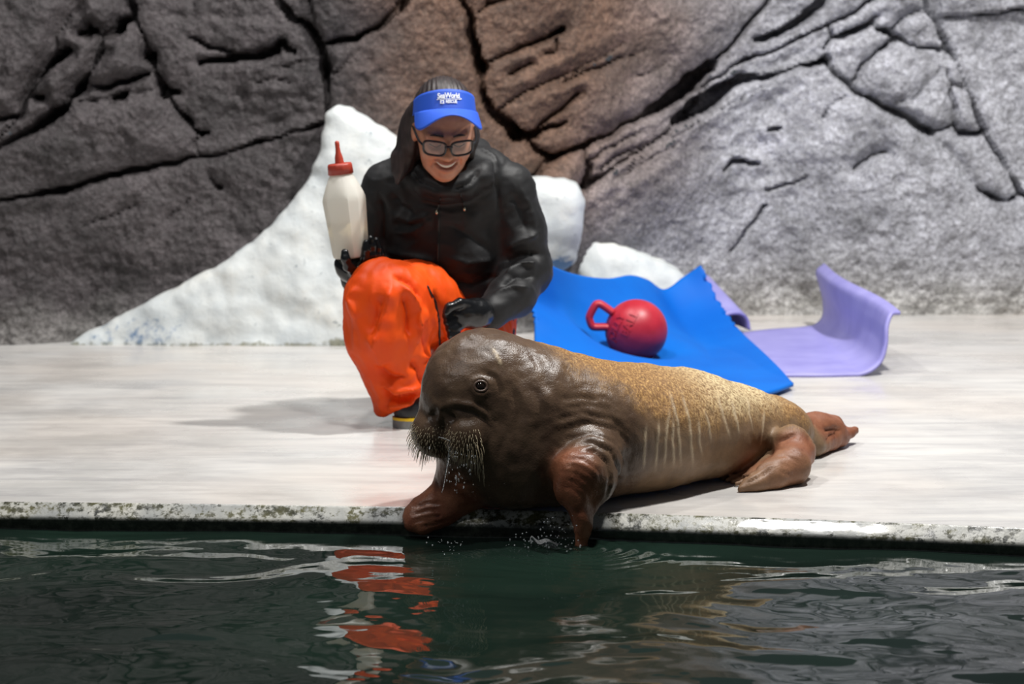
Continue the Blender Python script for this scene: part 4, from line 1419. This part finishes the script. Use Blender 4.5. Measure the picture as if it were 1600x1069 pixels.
AA = np.linspace(-math.radians(112), math.radians(112), 61)
S = np.array([[band_pt(a, t) for t in np.linspace(0, 1, 9)] for a in AA])
v, f = sheet(S, 0.0035)
visor = mk('visor', v, f, vm.m, person)
AB = np.linspace(-math.radians(70), math.radians(70), 41)
S = []
for a in AB:
    w0 = math.cos(a / math.radians(70) * math.pi / 2) ** 0.38
    row = []
    for t in np.linspace(0, 1, 11):
        p = band_pt(a, 0.03, 0.002)
        rad = vl * math.sin(a) * 0.30 + vf * 1.0
        L = 0.060 * w0 * t
        drop = -0.030 * t * w0 - 0.085 * t * w0 * (math.sin(a) ** 2)
        row.append(p + rad * L + vu * drop)
    S.append(row)
S = np.array(S)
v, f = sheet(S, 0.003)
mk('bill', v, f, vm.m, visor)
wt = Mat('white_embroidery', lin(236, 238, 242), 0.6)


def on_band(word, size, t0, a0, off_, sx=1.0, thick=0.0):
    V, Fc = text_mesh(word, size, 0.0006, thick, 0.92)
    V, Fc = subdivided(V, Fc, 0.004)
    out = []
    for p in V:
        a = a0 + p[0] * sx / 0.109; t = t0 + p[1] / 0.062
        c = band_pt(a, t, 0.0012); 
        nrm_ = vl * math.sin(a) + vf * math.cos(a)
        out.append(c + nrm_ * (p[2] + off_))
    return out, Fc


def bar(a0, t0, a1, t1, hh):
    out = []; Fc = []
    for i in range(9):
        a = a0 + (a1 - a0) * i / 8; t = t0 + (t1 - t0) * i / 8
        for dt, e in ((-hh, 0.0012), (hh, 0.0012), (hh, 0.0022), (-hh, 0.0022)):
            out.append(band_pt(a, t + dt, e))
    for i in range(8):
        for k in range(4):
            l = (k + 1) % 4
            Fc.append((i * 4 + k, i * 4 + l, i * 4 + 4 + l, i * 4 + 4 + k))
    Fc.append((0, 1, 2, 3)); Fc.append((35, 34, 33, 32))
    return out, Fc


lv, lf = join([on_band('SeaWorld', 0.0215, 0.68, 0.00, 0.0006, 0.95, 0.0006), on_band('RESCUE', 0.0125, 0.40, 0.070, 0.0006, 0.95, 0.0004),
               bar(-0.38, 0.525, 0.36, 0.525, 0.012), bar(-0.275, 0.395, -0.155, 0.395, 0.085), bar(0.375, 0.56, 0.41, 0.56, 0.03)])
o = mk('lettering', lv, lf, wt.m, visor, False); o['label'] = 'white embroidered wordmark on the visor band'
star = []
for i in range(10):
    r0 = 0.0042 if i % 2 == 0 else 0.0020; a = math.pi / 2 + i * math.pi / 5
    star.append(band_pt(-0.215 + r0 * math.cos(a) / 0.109, 0.395 + r0 * math.sin(a) / 0.062, 0.0030))
star.append(band_pt(-0.215, 0.395, 0.0032))
mk('emblem', star, [(i, (i + 1) % 10, 10) for i in range(10)], vm.m, visor, False)

# ---- glasses
gm = Mat('black_frame', lin(24, 26, 30), 0.25)
parts = []; lens = []
for s in (-1, 1):
    loop = []
    for i in range(40):
        a = 2 * math.pi * i / 40
        c, sn = math.cos(a), math.sin(a)
        x = 0.0290 * math.copysign(abs(c) ** 0.55, c); z = 0.0205 * math.copysign(abs(sn) ** 0.6, sn)
        x *= 1 + 0.06 * sn
        X = s * 0.0360 + x
        loop.append(hp_(X, 0.113 - 2.6 * X * X, -0.004 + z + 0.003 * (abs(X) / 0.06)))
    parts.append(tube(loop, 0.0031, 8, True))
    lens.append(loop)
    e0 = hp_(s * 0.0650, 0.113 - 2.6 * 0.0042 + 0.001, 0.004)
    parts.append(tube(catmull([e0, hp_(s * 0.075, 0.080, 0.006), hp_(s * 0.080, 0.03, 0.006), hp_(s * 0.083, -0.02, 0.002)], 12), 0.0032, 8))
parts.append(tube(catmull([hp_(-0.010, 0.1135, 0.003), hp_(0, 0.1165, 0.005), hp_(0.010, 0.1135, 0.003)], 8), 0.0030, 8))
lv, lf = join(parts)
glasses = mk('glasses', lv, lf, gm.m, person)
ln = Mat('lens_glass', (0.85, 0.9, 0.9), 0.02)
lt = ln.node('ShaderNodeBsdfTransparent'); lt.inputs[0].default_value = (0.80, 0.80, 0.82, 1)
lg = ln.node('ShaderNodeBsdfGlossy'); lg.inputs['Roughness'].default_value = 0.02
lx = ln.node('ShaderNodeMixShader'); lx.inputs[0].default_value = 0.07
ln.link(lt.outputs[0], lx.inputs[1]); ln.link(lg.outputs[0], lx.inputs[2]); ln.link(lx.outputs[0], ln.out.inputs[0])
for lp in lens:
    mk('lens', np.array(lp + [np.mean(lp, axis=0) + pf * 0.001]), [(i, (i + 1) % 40, 40) for i in range(40)], ln.m, glasses)

# ---- jacket
J = Field(*Field.span([-0.56, 6.22, 0.10], [0.22, 7.0, 0.86], 0.0056))
Yn = (0, 1, 0.15)
J.chain([(at(722, 505, 6.70), 0.150), (at(710, 450, 6.68), 0.170), (at(700, 390, 6.63), 0.170), (at(697, 330, 6.60), 0.162)], 0.05, Yn, 0.78)
J.cap(at(632, 296, 6.58), at(766, 296, 6.58), 0.078, 0.078, 0.06)
J.cap(at(660, 268, 6.57), at(735, 268, 6.57), 0.060, 0.060, 0.06)
J.chain([(shR, 0.067), (at(592, 360, 6.60), 0.062), (elR, 0.064), (wrR, 0.045)], 0.03)
J.chain([(shL, 0.070), (at(812, 360, 6.58), 0.066), (elL, 0.068), (at(800, 462, 6.49), 0.058), (wrL, 0.047)], 0.03)
J.cap(at(770, 500, 6.62), at(785, 520, 6.60), 0.065, 0.035, 0.04)       # hem beside the left hip
# hood lying round the neck
hood = [at(652, 268, 6.50), at(642, 252, 6.58), at(662, 240, 6.68), at(702, 236, 6.72), at(745, 240, 6.67), at(768, 256, 6.58), at(752, 275, 6.49), at(722, 292, 6.455), at(694, 298, 6.445), at(668, 290, 6.46)]
hr = [0.028, 0.030, 0.036, 0.040, 0.036, 0.030, 0.028, 0.026, 0.026, 0.026]
J.chain([(p, r) for p, r in zip(hood + hood[:1], hr + hr[:1])], 0.03)
J.cap(hp_(0, 0.0, -0.02), at(697, 296, 6.56), 0.066, 0.058, 0.012, op='sub')
J.ell(hp_(0, 0.035, -0.06), (0.062, 0.060, 0.072), PR, 0.01, op='sub')
v, f = J.mesh(2)
bj = bvh_of(v, f)
dsp = np.zeros(len(v))
for p, a, w in (
  ([(685, 325), (684, 360), (683, 420)], 0.004, 0.004), ([(592, 300), (600, 340), (600, 395)], -0.010, 0.010), ([(770, 250), (778, 300), (782, 350)], -0.006, 0.005),
  ([(612, 300), (625, 320), (650, 335)], -0.008, 0.010), ([(605, 330), (640, 345), (675, 335)], 0.008, 0.010), ([(610, 362), (645, 362), (680, 340)], 0.008, 0.010), ([(610, 350), (640, 353), (672, 348)], -0.006, 0.008),
  ([(600, 392), (640, 400), (680, 408)], 0.007, 0.010), ([(605, 410), (640, 418), (675, 424)], -0.006, 0.009), ([(625, 430), (660, 440), (700, 440)], 0.006, 0.010),
  ([(700, 350), (740, 372), (775, 400)], -0.006, 0.012), ([(695, 400), (730, 410), (770, 405)], 0.006, 0.012), ([(700, 440), (740, 445), (790, 425)], -0.007, 0.012),
  ([(790, 390), (815, 375), (842, 365)], 0.010, 0.010), ([(785, 410), (815, 398), (845, 395)], -0.010, 0.009), ([(788, 432), (815, 415), (842, 412)], 0.012, 0.010), ([(780, 452), (805, 432), (838, 432)], -0.010, 0.009),
  ([(770, 462), (800, 448), (830, 452)], 0.008, 0.009), ([(795, 300), (815, 330), (822, 365)], -0.006, 0.012), ([(812, 290), (830, 330), (838, 360)], 0.005, 0.012),
  ([(640, 262), (660, 285), (690, 298)], -0.006, 0.006), ([(750, 262), (735, 285), (705, 300)], -0.006, 0.006), ([(745, 232), (770, 245), (778, 262)], 0.006, 0.006),
  ([(640, 470), (700, 480), (760, 470)], -0.006, 0.010), ([(650, 300), (680, 312), (720, 312)], -0.004, 0.012)):
    dsp += crease(v, f, bj, p, a * 1.7, w, True, True)
rg = 1 - 2.2 * np.abs(fbm(v * np.array([8, 8, 14]) + 3.3, 3))
dsp += 0.0028 * rg + 0.002 * fbm(v * 6, 2)
v = v + vnormals(v, f) * dsp[:, None]
jm = Mat('black_nylon', lin(18, 18, 20), 0.58)
jm.set('Specular IOR Level', 0.4)
jm.set('Sheen Weight', 0.03)
jm.bump(jm.noise(9, 3, 0.5, None, 0.8), 0.25, 0.02)
jacket = mk('jacket', v, f, jm.m, person)
bj = bvh_of(v, f)
zp = trace(bj, [(686, 318), (685, 360), (683, 424)], 3)
tv, tf = tube(catmull(zp, 40), 0.0028, 6); zm = Mat('black_zip', lin(22, 22, 24), 0.3); mk('zipper', tv, tf, zm.m, jacket)
mm = Mat('toggle_metal', lin(210, 200, 176), 0.25, Metallic=0.9)
for x, y in ((683, 331), (725, 326)):
    p, nn = hit(bj, x, y)
    tv, tf = tube([p + nn * 0.003 + np.array([0, 0, 0.007]), p + nn * 0.005, p + nn * 0.004 - np.array([0, 0, 0.007])], [0.0022, 0.0040, 0.0028], 8)
    mk('toggle', tv, tf, mm.m, jacket)
    cp = trace(bj, [(x, y - 3), (x + (6 if x < 700 else -6), y - 22)], 3)
    if len(cp) > 2:
        tv, tf = tube([c + nn * 0.002 for c in cp], 0.0022, 6); mk('drawcord', tv, tf, zm.m, jacket)

# ---- trousers
T = Field(*Field.span([-0.52, 6.12, 0.0], [0.14, 7.05, 0.56], 0.0056))
T.ell(at(718, 505, 6.70), (0.150, 0.125, 0.10), None, 0.04)
T.chain([(hipR, 0.115), (at(650, 476, 6.46), 0.108), (at(606, 466, 6.33), 0.098)], 0.04)
T.chain([(at(602, 472, 6.32), 0.104), (at(604, 520, 6.33), 0.102), (at(622, 580, 6.35), 0.084), (at(637, 625, 6.37), 0.074), (at(640, 642, 6.375), 0.076)], 0.04)
T.cap(at(640, 636, 6.37), at(606, 647, 6.36), 0.060, 0.024, 0.03)
T.chain([(hipL, 0.118), (at(735, 545, 6.52), 0.104), (knL, 0.086)], 0.012)
T.chain([(knL, 0.088), (G(755, 590, 0.075), 0.075), (anL, 0.070)], 0.04)
for rp in (((617, 446, 6.262), (603, 500, 6.232), (588, 552, 6.252)), ((640, 450, 6.30), (656, 495, 6.275), (656, 540, 6.285)), ((600, 560, 6.272), (632, 588, 6.268), (668, 568, 6.31)),
           ((598, 600, 6.292), (628, 606, 6.280), (668, 596, 6.320)), ((600, 636, 6.312), (630, 628, 6.292), (668, 616, 6.325)), ((566, 440, 6.262), (556, 480, 6.262), (572, 530, 6.268)), ((668, 452, 6.36), (690, 490, 6.40), (700, 530, 6.42))):
    T.chain([(at(*q_), 0.020 if i_ == 1 else 0.013) for i_, q_ in enumerate(rp)], 0.012)
xcuff = float(at(600, 650, 6.33)[0])
T.func(lambda X, Y, Z: np.where(Y < 6.50, Z - 0.026 - np.clip(0.55 * (X - xcuff), 0, 0.07), Z - 0.022), 0.01, 'sub')
v, f = T.mesh(2)
bt = bvh_of(v, f)
dsp = np.zeros(len(v))
for p, a, w in (
  ([(612, 440), (598, 500), (582, 550)], 0.012, 0.014), ([(600, 460), (592, 490), (580, 525)], -0.010, 0.012), ([(622, 440), (645, 470), (658, 510), (650, 540)], 0.012, 0.012), ([(628, 455), (640, 490), (640, 530)], -0.014, 0.013),
  ([(612, 430), (640, 442), (660, 470)], -0.008, 0.010), ([(660, 500), (668, 540), (672, 570)], -0.016, 0.014), ([(588, 570), (610, 590), (640, 590)], -0.010, 0.012), ([(655, 555), (672, 562), (668, 590)], 0.010, 0.010),
  ([(590, 600), (620, 612), (660, 605)], 0.010, 0.010), ([(600, 622), (630, 622), (662, 612)], -0.012, 0.010), ([(598, 636), (630, 632), (664, 622)], 0.008, 0.008), ([(600, 600), (608, 625), (600, 645)], -0.010, 0.008),
  ([(560, 445), (548, 470), (560, 500)], 0.008, 0.014), ([(575, 520), (590, 545), (600, 575)], 0.008, 0.012), ([(675, 450), (690, 490), (692, 540)], -0.010, 0.012), ([(700, 510), (712, 530), (705, 545)], -0.006, 0.010), ([(640, 560), (655, 580), (660, 605)], -0.010, 0.010)):
    dsp += crease(v, f, bt, p, a * 1.7, w, True, True)
dsp = 1.25 * dsp + 0.004 * fbm(v * 8 + 2, 2) + 0.005 * (1 - 2.2 * np.abs(fbm(v * np.array([12, 12, 6]) + 1.3, 3)))
v = v + vnormals(v, f) * dsp[:, None]
om = Mat('orange_oilskin', lin(226, 66, 16), 0.55)
om.set('Specular IOR Level', 0.28)
om.set('Base Color', om.mix(om.val(om.noise(9, 4, 0.6), 0.3, 0.7), lin(226, 70, 8), lin(236, 86, 14)))
om.bump(om.noise(22, 3, 0.6), 0.10, 0.012)
trousers = mk('trousers', v, f, om.m, person)
bt = bvh_of(v, f)
cp = trace(bt, [(668, 447), (680, 470), (686, 500), (688, 548)], 4)
if len(cp) > 3:
    tv, tf = tube(catmull([c + np.array([0, -0.006, 0]) for c in cp], 30), 0.0030, 6); mk('drawcord', tv, tf, zm.m, trousers)

# ---- gloves
gl = Mat('black_rubber_glove', lin(20, 21, 23), 0.24)
gl.bump(gl.noise(30, 3, 0.6), 0.12, 0.008)


def glove(build, lo, hi):
    Fg = Field(*Field.span(lo, hi, 0.0030))
    build(Fg)
    v, f = Fg.mesh(1)
    v = v + vnormals(v, f) * (0.0012 * fbm(v * 45, 2))[:, None]
    return mk('glove', v, f, gl.m, person)


def right_hand(Fg):
    Fg.cap(wrR, at(552, 424, 6.425), 0.034, 0.033, 0.02)
    Fg.chain([(at(540, 419, 6.40), 0.026), (at(558, 423, 6.39), 0.030), (at(577, 417, 6.40), 0.027)], 0.02)
    Fg.cap(at(533, 410, 6.40), at(545, 424, 6.40), 0.016, 0.024, 0.02)
    Fg.chain([(at(556, 426, 6.365), 0.017), (at(544, 416, 6.325), 0.0135), (at(540, 404, 6.312), 0.0118), (at(539, 394, 6.312), 0.0100)], 0.007)
    Fg.chain([(at(566, 416, 6.37), 0.015), (at(571, 402, 6.345), 0.0120), (at(572, 390, 6.338), 0.0108), (at(572, 379, 6.338), 0.0092)], 0.006)
    Fg.chain([(at(576, 414, 6.375), 0.015), (at(582, 398, 6.362), 0.0120), (at(582, 384, 6.358), 0.0106), (at(580, 373, 6.355), 0.0092)], 0.006)
    Fg.chain([(at(583, 414, 6.40), 0.0145), (at(590, 399, 6.392), 0.0115), (at(590, 386, 6.388), 0.0102), (at(588, 376, 6.386), 0.0090)], 0.006)
    Fg.chain([(at(584, 418, 6.42), 0.0135), (at(593, 407, 6.42), 0.0108), (at(595, 396, 6.42), 0.0096), (at(594, 388, 6.418), 0.0085)], 0.006)


def left_hand(Fg):
    kA, kB = at(704, 480, 6.33), at(712, 512, 6.32)
    Fg.cap(wrL, at(742, 491, 6.375), 0.037, 0.038, 0.02)
    Fg.chain([(at(746, 488, 6.37), 0.036), (at(724, 490, 6.345), 0.036)], 0.02)
    for i in range(4):
        t = i / 3
        k0 = kA * (1 - t) + kB * t
        c0 = at(728, 484 + 18 * t, 6.35)
        Fg.chain([(c0, 0.016), (k0, 0.0135), (k0 + np.array([-0.010, -0.010, -0.020]), 0.0122), (k0 + np.array([0.008, -0.006, -0.034]), 0.0108)], 0.005)
    Fg.chain([(at(738, 478, 6.345), 0.017), (at(718, 474, 6.315), 0.0135), (at(702, 480, 6.30), 0.0115), (at(697, 488, 6.295), 0.0100)], 0.006)


glove(right_hand, at(520, 455, 6.60) - [0, 0.32, 0.02], at(606, 366, 6.30) + [0, 0.32, 0.02])
glove(left_hand, at(680, 545, 6.50) - [0, 0.28, 0.01], at(790, 455, 6.30) + [0, 0.24, 0.02])

# ---- rubber boot
toe = G(640, 667, 0.0); heel = G(706, 640, 0.0)
ud = (toe - heel); ud[2] = 0; ud /= np.linalg.norm(ud)
heel = toe - ud * 0.20
Bt = Field(*Field.span([-0.46, 6.15, -0.02], [-0.02, 6.75, 0.30], 0.0036))
Bt.chain([(heel + [0, 0, 0.060], 0.045), (toe + ud * -0.07 + [0, 0, 0.062], 0.050), (toe + [0, 0, 0.046], 0.043)], 0.02)
Bt.cap(heel + [0, 0, 0.06], anR + [0, 0.03, 0.08], 0.048, 0.056, 0.03)
Bt.func(lambda X, Y, Z: (Z - 0.020) + 0 * X + 0 * Y, 0.0, 'sub')
v, f = Bt.mesh(1)
bo = Mat('black_boot_rubber', lin(34, 36, 40), 0.35)
boot = mk('boot', v, f, bo.m, person)


def sole_ring(z0, z1, r, mat_, name):
    out = []
    pn = np.array([-ud[1], ud[0], 0])
    for i in range(48):
        a = 2 * math.pi * i / 48
        base = toe if math.cos(a) > 0 else heel
        out.append(base + ud * math.cos(a) * r * 0.98 + pn * math.sin(a) * r)
    V = [p + [0, 0, z0] for p in out] + [p + [0, 0, z1] for p in out]
    Fc = [(i, (i + 1) % 48, 48 + (i + 1) % 48, 48 + i) for i in range(48)] + [tuple(range(48))[::-1], tuple(range(48, 96))]
    o = mk(name, V, Fc, mat_, boot, False)
    return o


sole_ring(0.001, 0.021, 0.045, Mat('grey_sole', lin(126, 126, 124), 0.6).m, 'sole')
sole_ring(0.021, 0.028, 0.0455, Mat('yellow_stripe', lin(232, 190, 24), 0.45).m, 'stripe')

# the other boot, toes on the deck behind
sd_ = anL - knL; sd_[2] = 0; sd_ /= np.linalg.norm(sd_)
A_ = anL + sd_ * 0.055
Bt = Field(*Field.span(A_ - 0.17, A_ + 0.19, 0.0045))
Bt.cap(anL - sd_ * 0.02, A_, 0.050, 0.050, 0.02)
Bt.chain([(A_ + [0, 0, 0.055], 0.042), (A_ + sd_ * 0.030 + [0, 0, 0.010], 0.046), (A_ + sd_ * 0.035 + [0, 0, -0.024], 0.044)], 0.03)
Bt.func(lambda X, Y, Z: (Z - 0.002) + 0 * X + 0 * Y, 0.0, 'sub')
v, f = Bt.mesh(1)
mk('boot', v, f, bo.m, person)
